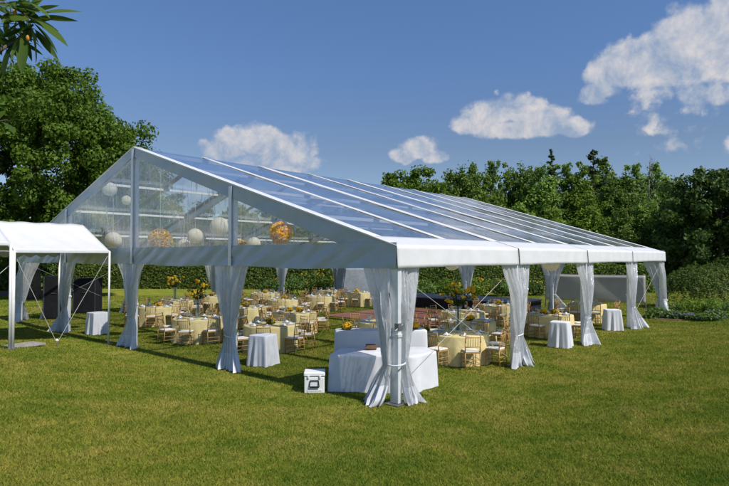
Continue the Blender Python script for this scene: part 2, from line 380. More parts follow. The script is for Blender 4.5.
# clipped hedges
def hedge(label, a, b_, h, w, seed, mat='hedge'):
    rng = np.random.default_rng(seed); a, b_ = np.array(a), np.array(b_); ln = np.linalg.norm(b_ - a); d = (b_ - a) / ln
    n = int(ln * (h * 2 + w) * 190); t_ = rng.random(n) * ln; per = rng.random(n) * (2 * h + w)
    side = np.where(per < h, -w / 2, np.where(per < h + w, per - h - w / 2, w / 2)); zz = np.where(per < h, per, np.where(per < h + w, h, per - h - w))
    nrm = np.where(per < h, -1, np.where(per < h + w, 0, 1)); ins = 1 - .16 * rng.random(n) ** 2
    bump_ = .06 * np.sin(t_ * 1.7 + seed) + .05 * np.sin(t_ * 4.1)
    pv = np.stack([-d[1] * np.ones(n), d[0] * np.ones(n)], 1)
    P = np.zeros((n, 3)); P[:, :2] = a - (a + b_) / 2 + d * t_[:, None] + pv * (side * ins)[:, None]; P[:, 2] = zz * ins * (1 + bump_ * .6) + .02
    N = np.zeros((n, 3)); N[:, :2] = pv * nrm[:, None]; N[:, 2] = (nrm == 0) + .3
    c_ = (a + b_) / 2
    t = thing('clipped_hedge', label, 'hedge', (c_[0], c_[1], 0), 0, 'clipped hedges around the lawn')
    place('foliage', quads_mesh('foliage', leaf_quads(P, N, .10, rng, jit=.5), M[mat]), t)
    m = MB(); ang = math.atan2(d[1], d[0])
    m.box((0, 0, h * .44), (ln - .3, w * .72, h * .88), ang); m.build('inner_branches', M['bark'], t)
    return t
hedge('long clipped hedge behind the left part of the tent', gp(52, 50), gp(352, 48), 2.0, 1.5, 5)
hedge('clipped hedge behind the garden bed and stage', gp(360, 54), gp(545, 52), 2.05, 1.5, 6)
hedge('clipped hedge behind the grey screen at the right', gp(548, 46), gp(652, 44), 2.2, 1.4, 8)

# woodland edge
def forest_kind(i):
    rng = np.random.default_rng(100 + i); h = (13.5, 14.5, 12.5, 13.8)[i]; bl = []
    for k in range(15):
        t = .14 + .82 * k / 14; rad = (3.1 * math.sin(PI * (.22 + .74 * t)) ** .8 + .25) * (.65 + .3 * rng.random()); a = rng.random() * 6.28; q = (1.5 - .9 * t) * rng.random()
        bl.append((q * math.cos(a), q * math.sin(a), h * t - .4, rad, rad, 1.5 + .7 * rng.random()))
    C = crown_pts(bl, 430, rng, .5); R_ = .62 * (.45 + .9 * rng.random(430))
    return bl, h, clumps(C, R_, 52, .155, rng, .95)
KIN = []
for i in range(4):
    bl, h, V = forest_kind(i); rng = np.random.default_rng(140 + i)
    KIN.append((quads_mesh('crown', V, M['forest' if i != 2 else 'limeleaf']), trunk_mesh(h * .93, .2, rng, limbs=9, spread=2.6, z0=.2).mesh('trunk', M['palebark' if i == 1 else 'bark'], True), h))
def wood_tree(px, Z, top, kind, label, rz, sx=1.0):
    x, y = gp(px, Z); H = 2.833 + (HZ - top) * Z / FOC; s = H / KIN[kind][2]
    t = thing('broadleaf_tree', label, 'tree', (x, y, 0), rz, 'trees of the woodland edge')
    c = place('crown', KIN[kind][0], t); k = place('trunk', KIN[kind][1], t)
    t.scale = (s * sx, s * sx, s); return t
ORD = ['first', 'second', 'third', 'fourth', 'fifth', 'sixth', 'seventh', 'eighth', 'ninth', 'tenth', 'eleventh', 'twelfth', 'thirteenth', 'fourteenth', 'fifteenth', 'sixteenth', 'seventeenth', 'eighteenth', 'nineteenth', 'twentieth']
# right of the ridge: crowns standing clear against the sky
row = [(455, 70, 164, 0), (474, 74, 166, 3), (492, 68, 163, 1), (510, 72, 169, 2), (527, 70, 161, 0), (543, 66, 168, 3), (566, 72, 164, 1), (583, 70, 169, 2), (602, 74, 160, 3), (618, 64, 167, 0), (636, 68, 164, 1), (655, 72, 166, 3), (668, 60, 172, 0)]
for k, (px, Z, top, kd) in enumerate(row):
    wood_tree(px, Z, top + random.uniform(-2, 2), kd, f'green broadleaf tree in the woodland edge above the roof, {ORD[k]} from the bright round tree', random.uniform(0, 6.28), random.uniform(.85, 1.15))
low = [(480, 58, 190, 2), (520, 57, 200, 0), (548, 56, 205, 2), (590, 55, 196, 2), (622, 52, 208, 1), (645, 54, 200, 0)]
for k, (px, Z, top, kd) in enumerate(low):
    wood_tree(px, Z, top, kd, f'low leafy tree fronting the woodland above the right roof slope, {ORD[k]} from left', random.uniform(0, 6.28), 1.25)
far = [(92, 60, 172, 1), (118, 64, 178, 0), (146, 66, 184, 3), (172, 70, 194, 1), (202, 74, 202, 3), (235, 76, 210, 0), (268, 80, 206, 2), (300, 76, 209, 3), (332, 78, 200, 1), (362, 76, 196, 0)]
for k, (px, Z, top, kd) in enumerate(far):
    wood_tree(px, Z, top, kd, f'green tree seen through the clear tent above the hedge, {ORD[k]} from left', random.uniform(0, 6.28), 1.5)
make_tree('broadleaf_tree', 'bright green round-topped tree just above the tent ridge, left end of woodland', 'tree', gp(411, 64),
          [(0, 0, 8.4, 4.6, 4.6, 4.6), (-2.2, 1.4, 7.6, 3, 3, 3.4), (2.4, -1.6, 8.4, 3, 3, 3.2), (0, 0, 4.5, 4.5, 4.5, 2.5)], 240, .9, 100, .2, 'maple', (10, .3, dict(limbs=9, spread=3)), 31)
# spruce spire
def spruce(label, px, Z, top, base_r, seed):
    rng = np.random.default_rng(seed); H = 2.833 + (HZ - top) * Z / FOC
    t = thing('spruce_tree', label, 'tree', gp(px, Z) + (0,), 0)
    C = []; R_ = []
    z = 1.5
    while z < H - .1:
        f = 1 - z / H; rr_ = base_r * f + .08; n = max(1, int(5 * rr_ + rng.random()))
        for k in range(n):
            a = rng.random() * 6.28; q = rr_ * (.35 + .65 * rng.random()); C.append((q * math.cos(a), q * math.sin(a), z - q * .28 + rng.normal(0, .12))); R_.append((.14 + .42 * f) * (.7 + .6 * rng.random()))
        z += .2
    place('crown', quads_mesh('crown', clumps(C, R_, 36, .15, rng, .5), M['conifer']), t)
    m = MB(); m.tube((0, 0, -.1), (0, 0, H), .22, .02, 8); m.build('trunk', M['bark'], t)
spruce('dark pointed spruce spire rising above the woodland', 552, 69, 148, 3.4, 41)
# pine with loose tiers
x, y = gp(594, 71); rng = np.random.default_rng(43); H = 2.833 + (HZ - 150) * 71 / FOC
t = thing('pine_tree', 'dark ragged pine with open tiers rising right of the spruce', 'tree', (x, y, 0))
C = []; R_ = []; m = MB(); m.tube((0, 0, -.1), (.2, 0, H - .2), .25, .05, 8)
for k in range(17):
    z = H - .35 - k * .62; a = k * 2.4; q = min(2.6, .5 + .22 * k) * (.6 + .5 * rng.random())
    m.tube((.1, 0, z - .3), (q * math.cos(a), q * math.sin(a), z + .1), .06, .02, 5)
    for j in range(3): C.append((q * (.4 + .3 * j) * math.cos(a), q * (.4 + .3 * j) * math.sin(a), z + .1 * j)); R_.append(.5)
place('crown', quads_mesh('crown', clumps(C, R_, 55, .15, rng, .55), M['conifer']), t); m.build('trunk', M['bark'], t)
# thin half-bare tree
x, y = gp(650, 57); rng = np.random.default_rng(44); H = 2.833 + (HZ - 152) * 57 / FOC
t = thing('bare_tree', 'tall thin tree with pale bare upper branches above the woodland', 'tree', (x, y, 0))
m = trunk_mesh(H * .95, .13, rng, limbs=16, spread=1.9, lean=.6, z0=.25)
for k in range(26):
    z = H * (.5 + .5 * k / 26); a = k * 2.1; q = .9 * (1.2 - k / 30); m.tube((.4, -.2, z - .5), (.4 + q * math.cos(a), -.2 + q * math.sin(a), z + .2), .022, .006, 5)
m.build('trunk', M['palebark'], t, True)
C = crown_pts([(0, 0, H * .5, 1.5, 1.5, H * .3)], 40, rng, .2); place('crown', quads_mesh('crown', clumps(C, np.full(40, .5), 22, .15, rng), M['forest']), t)
# big dense tree at the right edge
make_tree('broadleaf_tree', 'massive dense dark green tree at the right edge behind the weeping shrub', 'tree', gp(722, 47),
          [(0, 0, 6.8, 4.3, 4.3, 3.2), (-1.4, 1.2, 8.4, 2.4, 2.4, 1.9), (1.2, -1, 8.5, 2.6, 2.6, 1.9), (-2.4, 2.2, 5.4, 2.4, 2.6, 3.0), (0, 0, 3.2, 4.6, 4.6, 2.6), (3.4, -2, 6, 3, 3, 4)], 300, .75, 100, .16, 'darkleaf', (8, .3, dict(limbs=9, spread=3)), 51)
make_tree('broadleaf_tree', 'shaded leafy tree between the tent end and the massive dark tree', 'tree', gp(683, 50),
          [(0, 0, 5.2, 2.4, 2.4, 3.6), (0, 0, 2.6, 2.8, 2.8, 2.4)], 130, .7, 80, .16, 'darkleaf', (7, .2, dict(limbs=8, spread=2)), 52)
make_tree('broadleaf_tree', 'tall green tree outside the frame beyond the right edge', 'tree', gp(800, 52),
          [(0, 0, 7, 4.5, 4.5, 4.5), (0, 0, 3.2, 4.6, 4.6, 2.6)], 170, .9, 80, .2, 'forest', (9, .3, dict(limbs=9, spread=3)), 53)
# deep wood behind everything
rng = np.random.default_rng(77); n = 62000
px = rng.uniform(-260, 1050, n); Z = rng.uniform(84, 97, n); tp = 7.5 + 2.0 * np.sin(px * .031) + 1.6 * np.sin(px * .083 + 1) + np.where(px > 400, 3.2, 0)
zz = rng.random(n) ** .8 * tp; X = (px - 364.5) / FOC * Z
P = np.stack([CAM[0] + FW[0] * Z + RT[0] * X, CAM[1] + FW[1] * Z + RT[1] * X, zz], 1)
tag(place('distant_woodland', quads_mesh('distant_woodland', leaf_quads(P, np.tile([-FW[0], -FW[1], .5], (n, 1)), .42, rng), M['darkleaf'])), 'dark continuous wood behind the front trees', 'woodland', kind='stuff')
rng = np.random.default_rng(78); n = 26000
px = rng.uniform(430, 900, n); Z = rng.uniform(60, 66, n); zz = rng.random(n) * (5.0 + 1.5 * np.sin(px * .06)); X = (px - 364.5) / FOC * Z
P = np.stack([CAM[0] + FW[0] * Z + RT[0] * X, CAM[1] + FW[1] * Z + RT[1] * X, zz], 1)
tag(place('woodland_undergrowth', quads_mesh('woodland_undergrowth', leaf_quads(P, np.tile([-FW[0], -FW[1], .5], (n, 1)), .26, rng), M['darkleaf'])), 'shaded undergrowth filling the foot of the woodland', 'undergrowth', kind='stuff')

# weeping mound shrub and flower bed at the right
wx = gp(707, 30); rng = np.random.default_rng(55)
t = thing('weeping_shrub', 'wide dome-shaped weeping shrub right of the tent', 'shrub', (wx[0], wx[1], 0))
P = []; N = []
for k in range(620):
    a = rng.random() * 6.28; q = math.sqrt(rng.random()) * 2.35; top = 2.35 * math.sqrt(max(0, 1 - (q / 2.75) ** 2)) + .12 * rng.normal()
    ln = min(.35 + 1.1 * rng.random() * (q / 2.4), top - .35 - .25 * rng.random()) if top > .6 else .15; ns = 34
    s_ = rng.random(ns); P.append(np.stack([(q + .18 * s_) * math.cos(a) + rng.normal(0, .05, ns), (q + .18 * s_) * math.sin(a) + rng.normal(0, .05, ns), np.maximum(.06, top - s_ * ln)], 1))
    N.append(np.tile([math.cos(a) * q / 2.4, math.sin(a) * q / 2.4, .7], (ns, 1)))
place('foliage', quads_mesh('foliage', leaf_quads(np.concatenate(P), np.concatenate(N), .055, rng, .4, .6), M['weep']), t)
m = MB(); m.path([Vector((0, 0, -.1)), Vector((.1, 0, .8)), Vector((0, .1, 1.7))], [.12, .09, .05]); [m.tube((0, .1, 1.5), (1.5 * math.cos(a), 1.5 * math.sin(a), 1.75), .04, .015, 5) for a in (0, 1.1, 2.2, 3.3, 4.4, 5.4)]; m.build('trunk', M['bark'], t)
def plant(label, xy, r, h, mat, n, seed, fl=None, nf=0, group=None, size=.05, name='garden_plant', cat='plant'):
    rng = np.random.default_rng(seed); t = thing(name, label, cat, (xy[0], xy[1], 0), 0, group)
    C = crown_pts([(0, 0, h * .5, r, r, h * .5)], max(8, n // 60), rng, .4)
    place('foliage', quads_mesh('foliage', clumps(C, np.full(len(C), r * .38), 60, size, rng, .8), M[mat]), t)
    if fl:
        C = crown_pts([(0, 0, h * .62, r * .95, r * .95, h * .5)], nf, rng, .9); C = C[C[:, 2] > h * .35]
        place('flowers', quads_mesh('flowers', clumps(C, np.full(len(C), .05), 10, .035, rng), M[fl]), t)
    return t
bed = [(655, 25.5, .55, .45, 'garden', 'redpetal', 6, 'small pink-flecked plant at the near end of right flower bed'), (676, 25.2, .6, .3, 'garden', 'purple', 34, 'low purple-flowering plant left in the right flower bed'), (694, 24.6, .6, .3, 'garden', 'purple', 40, 'low purple-flowering plant centre of the right flower bed'),
       (690, 26.2, .75, .8, 'limeleaf', None, 0, 'bright green mound left of two in the right flower bed'), (716, 25.3, .9, .9, 'limeleaf', None, 0, 'bright green leafy mound in front of weeping shrub'), (713, 23.8, .55, .5, 'garden', 'purple', 8, 'mixed green plant at the front right of flower bed'), (733, 24.2, .9, .75, 'garden', None, 0, 'grey-green mound at the right picture edge'), (668, 26.8, .6, .55, 'garden', 'redpetal', 5, 'green plant behind the purple flowers beside tent end')]
for k, (px, Z, r, h, mt, fl, nf, lb) in enumerate(bed): plant(lb, gp(px, Z), r, h, mt, 1300, 300 + k, fl, nf, 'plants of the right flower bed')
bc = gp(694, 25.3); m = MB(); e1, e2 = gp(648, 25.4), gp(745, 24.6)
ang = math.atan2(e2[1] - e1[1], e2[0] - e1[0])
ring = []
for i in range(48):
    a = i * 2 * PI / 48; u, v = 2.6 * math.cos(a), (1.15 + .1 * math.sin(5 * a)) * math.sin(a); ring.append((bc[0] + u * math.cos(ang) - v * math.sin(ang), bc[1] + u * math.sin(ang) + v * math.cos(ang)))
m.add([(x, y, -.05) for x, y in ring] + [(bc[0] + (x - bc[0]) * .85, bc[1] + (y - bc[1]) * .85, .05) for x, y in ring] + [(bc[0], bc[1], .07)],
      [(i, (i + 1) % 48, 48 + (i + 1) % 48, 48 + i) for i in range(48)] + [(48 + i, 48 + (i + 1) % 48, 96) for i in range(48)])
struct(m.build('flower_bed_soil', M['mulch'], None, True), 'dark soil of the flower bed right of the tent', 'flower bed')
# garden bed behind the stage
gb = [(424, 39, 1.0, 1.15, 'garden', None, 0, 'pale green garden mound behind stage, leftmost'), (440, 40, 1.2, 1.3, 'limeleaf', None, 0, 'light green garden mound behind stage beside the tall vase'), (456, 41, 1.1, 1.2, 'garden', 'sunflower', 10, 'garden mound with few yellow blooms behind the tall vase'), (473, 39, 1.2, 1.25, 'limeleaf', 'sunflower', 40, 'garden mound thick with yellow blooms behind stage'), (488, 40, 1.2, 1.2, 'garden', 'sunflower', 46, 'yellow-flowering garden mound left of the second right curtain'),
      (505, 40, 1.1, 1.1, 'garden', 'sunflower', 30, 'yellow-flowering garden mound hidden behind the second right curtain'), (536, 41, 1.1, .95, 'garden', 'sunflower', 24, 'low yellow-flowering garden mound left of the grey screen'), (408, 40, 1.1, 1.2, 'garden', None, 0, 'green garden mound right of the corner curtain'),
      (272, 40, 1.0, 1.2, 'garden', 'redpetal', 14, 'garden plant with pink blooms in front of the long hedge'), (292, 41, 1.3, 1.4, 'garden', None, 0, 'round garden shrub in front of the long hedge'), (312, 42, 1.2, 1.6, 'hedge', 'sunflower', 26, 'taller shrub with yellow blooms left of the blue-grey sheet'), (328, 41, 1.0, 1.9, 'hedge', 'sunflower', 30, 'tallest yellow-dotted shrub beside the blue-grey sheet')]
for k, (px, Z, r, h, mt, fl, nf, lb) in enumerate(gb): plant(lb, gp(px, Z), r, h, mt, 1500, 340 + k, fl, nf, 'garden plants behind the tent', .075)

# ------------------------------------------------------------------ the clear-roofed tent
tent = thing('marquee_tent', 'long clear-roofed frame tent with white eaves and see-through gable', 'tent')
FR = [0, 5, 10, 15, 20]
def base(m_parent, x, y):
    b_ = MB(); b_.box((x, y, .012), (.34, .34, .024)); b_.build('base_plate', M['steel'], m_parent)
for x in FR:
    for y in (0, W):
        m = MB(); m.box((x, y, ZE / 2), (.12, .20, ZE - .06)); m.box((x, y, 1.32), (.16, .24, .07)); o = m.build('leg', M['alu'], tent, bevel=.012); base(o, x, y)
        m = MB(); sg = 1 if y == 0 else -1; a = Vector((x, y, ZE - .17)); c_ = Vector((x, W / 2, ZA - .17)); m.bar(a, c_, .11, .24); m.build('rafter', M['alu'], tent, bevel=.01)
for x in (0, L):
    for k in (1, 2, 3):
        y = k * S; m = MB(); m.box((x, y, (roofz(y) - .3) / 2), (.16, .12, roofz(y) - .3)); m.box((x, y, 1.32), (.2, .16, .07)); o = m.build('gable_upright', M['alu'], tent, bevel=.012); base(o, x, y)
    m = MB(); m.bar((x, .1, ZV + .18), (x, W - .1, ZV + .18), .07, .14); m.build('gable_beam', M['alu'], tent)
for fy in (.25, .5, .75):
    for sd in (0, 1):
        y = W / 2 * fy if sd == 0 else W - W / 2 * fy
        m = MB(); m.bar((0, y, roofz(y) - .10), (L, y, roofz(y) - .10), .08, .08); m.build('purlin', M['whitepaint'], tent)
m = MB(); m.bar((0, W / 2, ZA - .12), (L, W / 2, ZA - .12), .12, .12); m.build('ridge_beam', M['alu'], tent)
for y in (0, W):
    m = MB(); m.bar((0, y, ZE - .16), (L, y, ZE - .16), .1, .16); m.build('eave_beam', M['alu'], tent)
# roof sheets, each a full bay on one slope
def slope_pt(x, t, side, lift=0):
    y = W / 2 * t if side == 0 else W - W / 2 * t
    return (x, y, ZE + (ZA - ZE) * t + lift)
rr = random.Random(9)
for side in (0, 1):
    for i in range(4):
        x0, x1 = FR[i] + .03, FR[i + 1] - .03; ph = rr.random() * 6
        def fn(u, v, x0=x0, x1=x1, side=side, ph=ph):
            t = .05 + .95 * v; bow = .02 * math.sin(PI * ((u * 2) % 1)) * (.3 + .8 * math.sin(PI * v * 4) ** 2) + .012 * math.sin(8 * u + 11 * v + ph) * math.sin(PI * v)
            return slope_pt(x0 + (x1 - x0) * u, t, side, -bow + .012)
        m = MB(); m.grid(fn, 32, 48); m.build('roof_panel', M['roofclear'], tent, True)
        # white eave edge and hanging valance of the bay
        g = .035; z1, y0 = ZE + .02, 0 if side == 0 else W; s_ = 1 if side == 0 else -1
        def vf(u, v, x0=FR[i] + (g if i else -.13), x1=FR[i + 1] - (g if i < 3 else -.13), s_=s_, y0=y0, ph=ph):
            x = x0 + (x1 - x0) * u
            if v > .5:
                k = (v - .5) * 2; return (x, y0 + s_ * (-.13 + .68 * k), ZE + SLOPE * (-.13 + .68 * k) + .03)
            k = 1 - v * 2
            return (x, y0 - s_ * (.13 + .012 * math.sin(7 * u * 6 + ph) * k + .02 * k), ZE - SLOPE * .13 + .03 - (ZE - SLOPE * .13 + .03 - ZV) * k + .02 * math.sin(PI * u) * k)
        m = MB(); m.grid(vf, 40, 12); o = m.build('valance', M['whitevinyl'], tent, True)
        so = o.modifiers.new('thick', 'SOLIDIFY'); so.thickness = .006
    # seam strips over the frames (wide) and at half bay (narrow)
    for k in range(9):
        x = k * 2.5; wd = .40 if k % 2 == 0 else .25
        if k in (0, 8): x += .06 if k == 0 else -.06; wd = .34
        def sf(u, v, x=x, wd=wd, side=side): return slope_pt(x - wd / 2 + wd * u, .05 + .95 * v, side, .028 + .01 * math.sin(PI * u))
        m = MB(); m.grid(sf, 4, 20); o = m.build('seam_strip', M['whitevinyl'], tent, True)
        so = o.modifiers.new('thick', 'SOLIDIFY'); so.thickness = .008
# gables
def gable(x, sx, clear=True):
    band = .29
    for sd in (0, 1):
        # rake border: vinyl band under the rafter
        def rf(u, v, sd=sd):
            y = W / 2 * u if sd == 0 else W - W / 2 * u
            zt = roofz(y) + .015; zb = max(ZV + .5, zt - band - .14 * (1 - u))
            return (x + sx * (.085 + .012 * math.sin(40 * u + 3 * v)), y, zb + (zt - zb) * v)
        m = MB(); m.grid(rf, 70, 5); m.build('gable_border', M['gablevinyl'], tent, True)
        m = MB(); p, q = slope_pt(x + sx * .09, 0, sd, .02), slope_pt(x + sx * .09, 1, sd, .02); m.bar(p, q, .05, .03); m.build('gable_trim', M['whitepaint'], tent)
    for k in range(4):
        y0, y1 = k * S, (k + 1) * S
        def bf(u, v, y0=y0, y1=y1, k=k):
            y = y0 + (y1 - y0) * u; sag = .03 * math.sin(PI * u)
            return (x + sx * (.10 + .024 * math.sin(16 * u + 5 * v + k) * (1 - v) + .013 * math.sin(47 * u + 8 * v) * (.4 + .6 * math.sin(5 * u + k) ** 2) + .008 * math.sin(93 * u + 20 * v) * max(0, math.sin(7 * u + 2 * k))), y - (.1 if (k == 0 and u == 0) else 0), ZV + .01 * math.sin(9 * u) - sag * (1 - v) + (ZV + .505 - ZV) * v)
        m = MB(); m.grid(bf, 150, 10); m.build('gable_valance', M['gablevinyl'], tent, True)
        def cf(u, v, y0=y0, y1=y1, k=k):
            y = y0 + .08 + (y1 - y0 - .16) * u
            fb = .14 * abs(y - W / 2) / (W / 2)
            zt = max(ZV + .512, roofz(y) - band + .02 - fb); zb = ZV + .50
            wr = .03 * math.sin(9 * u - 5 * v + k) * math.sin(PI * v) * math.sin(PI * u)
            return (x + sx * (.088 + wr), y, zb + (zt - zb) * v)
        m = MB(); m.grid(cf, 40, 24); m.build('gable_window', M['gableclear'], tent, True)
    for k in (1, 2, 3):
        m = MB(); zt = roofz(k * S) - .05; m.box((x + sx * .125, k * S, (ZV + zt) / 2), (.02, .12, zt - ZV)); m.build('upright_cover', M['alu'], tent)
gable(0, -1); gable(L, 1)
# wind bracing straps
def strap(a, c_):
    m = MB(); m.tube(a, c_, .0045, n=6); m.build('brace_strap', M['rope'], tent)
strap((5, .0, ZV - .05), (.1, .0, .35)); strap((.08, .02, ZV - .1), (4.9, .02, .15)); strap((20, .0, ZV), (15.1, 0, .3)); strap((15, .03, ZV - .1), (19.9, .03, .3))
strap((0.05, W, ZV), (4.9, W, .2)); strap((5, W - .03, ZV), (.1, W - .03, .2))
m = MB(); m.box((-.02, -.09, 1.5), (.16, .10, .12)); m.tube((-.16, -.1, 1.42), (.2, -.16, 1.62), .018); m.box((.1, -.14, 1.68), (.05, .06, .14)); m.build('ratchet', M['steel'], tent, bevel=.01)

# ------------------------------------------------------------------ gathered curtains at the posts
def curtain(x, y, dirs, label, seed, flare=1.0):
    rr = random.Random(seed)
    t = thing('tied_curtain', label, 'curtain', (x, y, 0), 0, 'clear curtains tied back at the tent posts')
    ZT = ZV + .10; zp = .78 + .1 * rr.random()
    kick = rr.randrange(2)
    for di, ((dx, dy), (nx_, ny_)) in enumerate(dirs):
        zq = zp + rr.uniform(-.10, .10)
        wt = .60 + .16 * rr.random(); wp = .13 + .06 * rr.random(); wb = (.34 + .14 * rr.random() + (.26 if di == kick else 0)) * flare; n = 3. + rr.random() * 1.2; ph = rr.random() * 6; ph2 = rr.random() * 6; out = .08 + .16 * rr.random() + (.08 if di == kick else 0)
        ex = rr.uniform(.75, 1.15); wv = rr.uniform(-.05, .05); bow = rr.uniform(.0, .07)
        def pt(u, z):
            if z > zq:
                k = (z - zq) / (ZT - zq); w = wp + (wt - wp) * k ** ex
            else:
                k = 1 - z / zq; w = wp + (wb - wp) * k ** .75
            kt = min(1, max(0, (z - 1.9) / (ZT - 1.9))); uu = u + .07 * math.sin(2 * PI * u + ph2 + z * .8) + .03 * math.sin(9 * u + 4 * z + ph)
            al = .02 + .08 * kt + w * (u + .05 * math.sin(5 * u + ph2) * (1 - kt)) - bow * math.sin(PI * min(1, z / ZT)) * u + wv * u * math.sin(2.6 * z + ph)
            kb = max(0, 1 - z / zq)
            am = (.04 + .03 * (1 - u)) * (1 - .35 * kt) + .035 * kb
            f = math.sin(2 * PI * n * uu + ph + .7 * math.sin(z * 1.7 + ph2)); f = f * (1.25 - .25 * f * f) + .28 * math.sin(2 * PI * n * 2.3 * uu + ph2 + z)
            dp = .13 - .085 * kt + am * f * (1 - .5 * kt) + out * kb ** 1.4 * (.7 + .5 * math.sin(4 * u + ph2))
            if z < .12: al += .045 * (1 - z / .12) * math.sin(7 * u + ph)
            return (dx * al + nx_ * dp, dy * al + ny_ * dp, max(.012 + .012 * math.sin(20 * u) ** 2, z))
        hz_ = .34 + .10 * rr.random()
        m = MB(); m.grid(lambda u, v: pt(u, hz_ + (ZT - .09 - hz_) * v), 64, 40); m.build('curtain_sheet', M['curtain'], t, True)
        m = MB(); m.grid(lambda u, v: pt(u, hz_ * v), 64, 12); m.build('white_hem', M['white'], t, True)
        m = MB(); m.grid(lambda u, v: pt(u, ZT - .09 + .09 * v), 44, 2); m.build('white_heading', M['white'], t, True)
    straight = len(dirs) == 2 and abs(dirs[0][0][0] + dirs[1][0][0]) + abs(dirs[0][0][1] + dirs[1][0][1]) < .1
    (dx, dy), (nx_, ny_) = dirs[0]; m = MB()
    def tie(u, v):
        a = 2 * PI * u; q = .012 * math.cos(2 * PI * v); zz = zp + .018 * math.sin(2 * PI * v) + .02 * math.cos(a)
        if straight: al, dp = (.185 + q) * math.cos(a), .125 + (.075 + q) * math.sin(a); return (dx * al + nx_ * dp, dy * al + ny_ * dp, zz)
        return ((.17 + q) * math.cos(a) + (nx_ + dirs[1][1][0]) * .05, (.17 + q) * math.sin(a) + (ny_ + dirs[1][1][1]) * .05, zz)
    m.grid(tie, 30, 8); m.build('tie_band', M['white'], t, True)
G_, R_t, L_t, B_ = (-1, 0), (0, -1), (0, 1), (1, 0)
curtain(0, 0, [((0, 1), G_), ((1, 0), R_t)], 'clear curtain pair tied back at the nearest corner post in front of bar', 1, .85)
for k, lb in ((1, 'clear curtain tied back at gable post right of centre, beside white draped stand'), (2, 'clear curtain tied back at the centre gable post below the roof peak'), (3, 'clear curtain tied back at gable post behind the white entrance canopy')):
    curtain(0, k * S, [((0, 1), G_), ((0, -1), G_)], lb, 10 + k)
curtain(0, W, [((0, -1), G_), ((1, 0), L_t)], 'clear curtain tied back at the far left corner post under the canopy', 14)
for k, lb in ((5, 'clear curtain tied back at the second right-side post beyond the bar'), (10, 'clear curtain tied back at third right-side post beside a white draped stand'), (15, 'clear curtain tied back at fourth right-side post over the grey screen'), ):
    curtain(k, 0, [((1, 0), R_t), ((-1, 0), R_t)], lb, 20 + k)
curtain(20, 0, [((-1, 0), R_t), ((0, 1), B_)], 'clear curtain tied back at the farthest right corner post by the flower bed', 41)
for k, lb in ((5, 'clear curtain at back left-side post seen beside the centre gable curtain'), (10, 'clear curtain at back left-side post in front of the long hedge'), (15, 'clear curtain at back left-side post standing alone before the hedge shrubs'), (20, 'clear curtain at the far back corner beside the blue-grey sheet')):
    curtain(k, W, [((1, 0), L_t), ((-1, 0), L_t)] if k < 20 else [((-1, 0), L_t), ((0, -1), B_)], lb, 50 + k)
for k, lb in ((1, 'clear curtain at the back gable post in front of the grey screen'), (2, 'clear curtain at back gable post right of the stage'), (3, 'clear curtain at back gable post left of the stage')):
    curtain(L, k * S, [((0, 1), B_), ((0, -1), B_)], lb, 80 + k)

# ------------------------------------------------------------------ entrance canopies at the left
def canopy(label, x0, x1, y0, y1, ze, rise, thick_left, ropes=True):
    t = thing('entrance_canopy', label, 'canopy', (x0, y0, 0), 0, 'white entrance canopies'); ym = (y0 + y1) / 2
    zr = ze + rise
    for s_, ya in ((0, y0), (1, y1)):
        def rf(u, v, ya=ya):
            x = x0 + (x1 - x0) * u; y = ya + (ym - ya) * v
            sag = .07 * math.sin(PI * v) * (.6 + .4 * math.sin(PI * ((2 * u) % 1))); return (x - x0, y - y0, ze + rise * v - sag + .012 * math.sin(23 * u + 7 * v))
        m = MB(); m.grid(rf, 40, 16); o = m.build('roof_sheet', M['whitevinyl'], t, True)
        so = o.modifiers.new('thick', 'SOLIDIFY'); so.thickness = .006
        def vf(u, v, ya=ya):
            x = (x1 - x0) * u; sc = .10 * abs(math.sin(PI * u * 7)) if ya != y0 else .004 * math.sin(60 * u); k = 1 - v
            return (x, ya - y0 + (-.02 if ya == y0 else .02), ze + .01 - k * ((.13 if ya != y0 else .075) + sc))
        m = MB(); m.grid(vf, 112, 3); m.build('scalloped_valance', M['whitevinyl'], t, True)
        m = MB(); m.bar((0, ya - y0, ze - .05), (x1 - x0, ya - y0, ze - .05), .05, .05); m.build('rail', M['alu'], t)
        for xx, thick in ((x0, thick_left), (x1, False)):
            g = float(terr(xx, ya)); r_ = .055 if thick and ya == y0 else .032
            m = MB(); m.tube((xx - x0, ya - y0, g - .02), (xx - x0, ya - y0, ze - .02), r_, n=10); o = m.build('pole', M['whitepaint'], t, True)
            m = MB(); m.box((xx - x0, ya - y0, g + .01), (.2, .2, .02)); m.build('base_plate', M['steel'], o)
    m = MB(); m.bar((0, ym - y0, zr - .06), (x1 - x0, ym - y0, zr - .06), .05, .05)
    for xx in (0, x1 - x0):
        m.bar((xx, 0, ze - .06), (xx, ym - y0, zr - .06), .05, .05); m.bar((xx, y1 - y0, ze - .06), (xx, ym - y0, zr - .06), .05, .05)
    m.build('roof_frame', M['alu'], t)
    return t
canopy('white entrance canopy joined to the left part of the gable', -3.10, -.36, 11.46, 15.6, 3.02, .92, True)
canopy('white canopy section cut off by the left edge of photo', -6.6, -3.22, 11.3, 15.8, 3.22, 1.0, False)
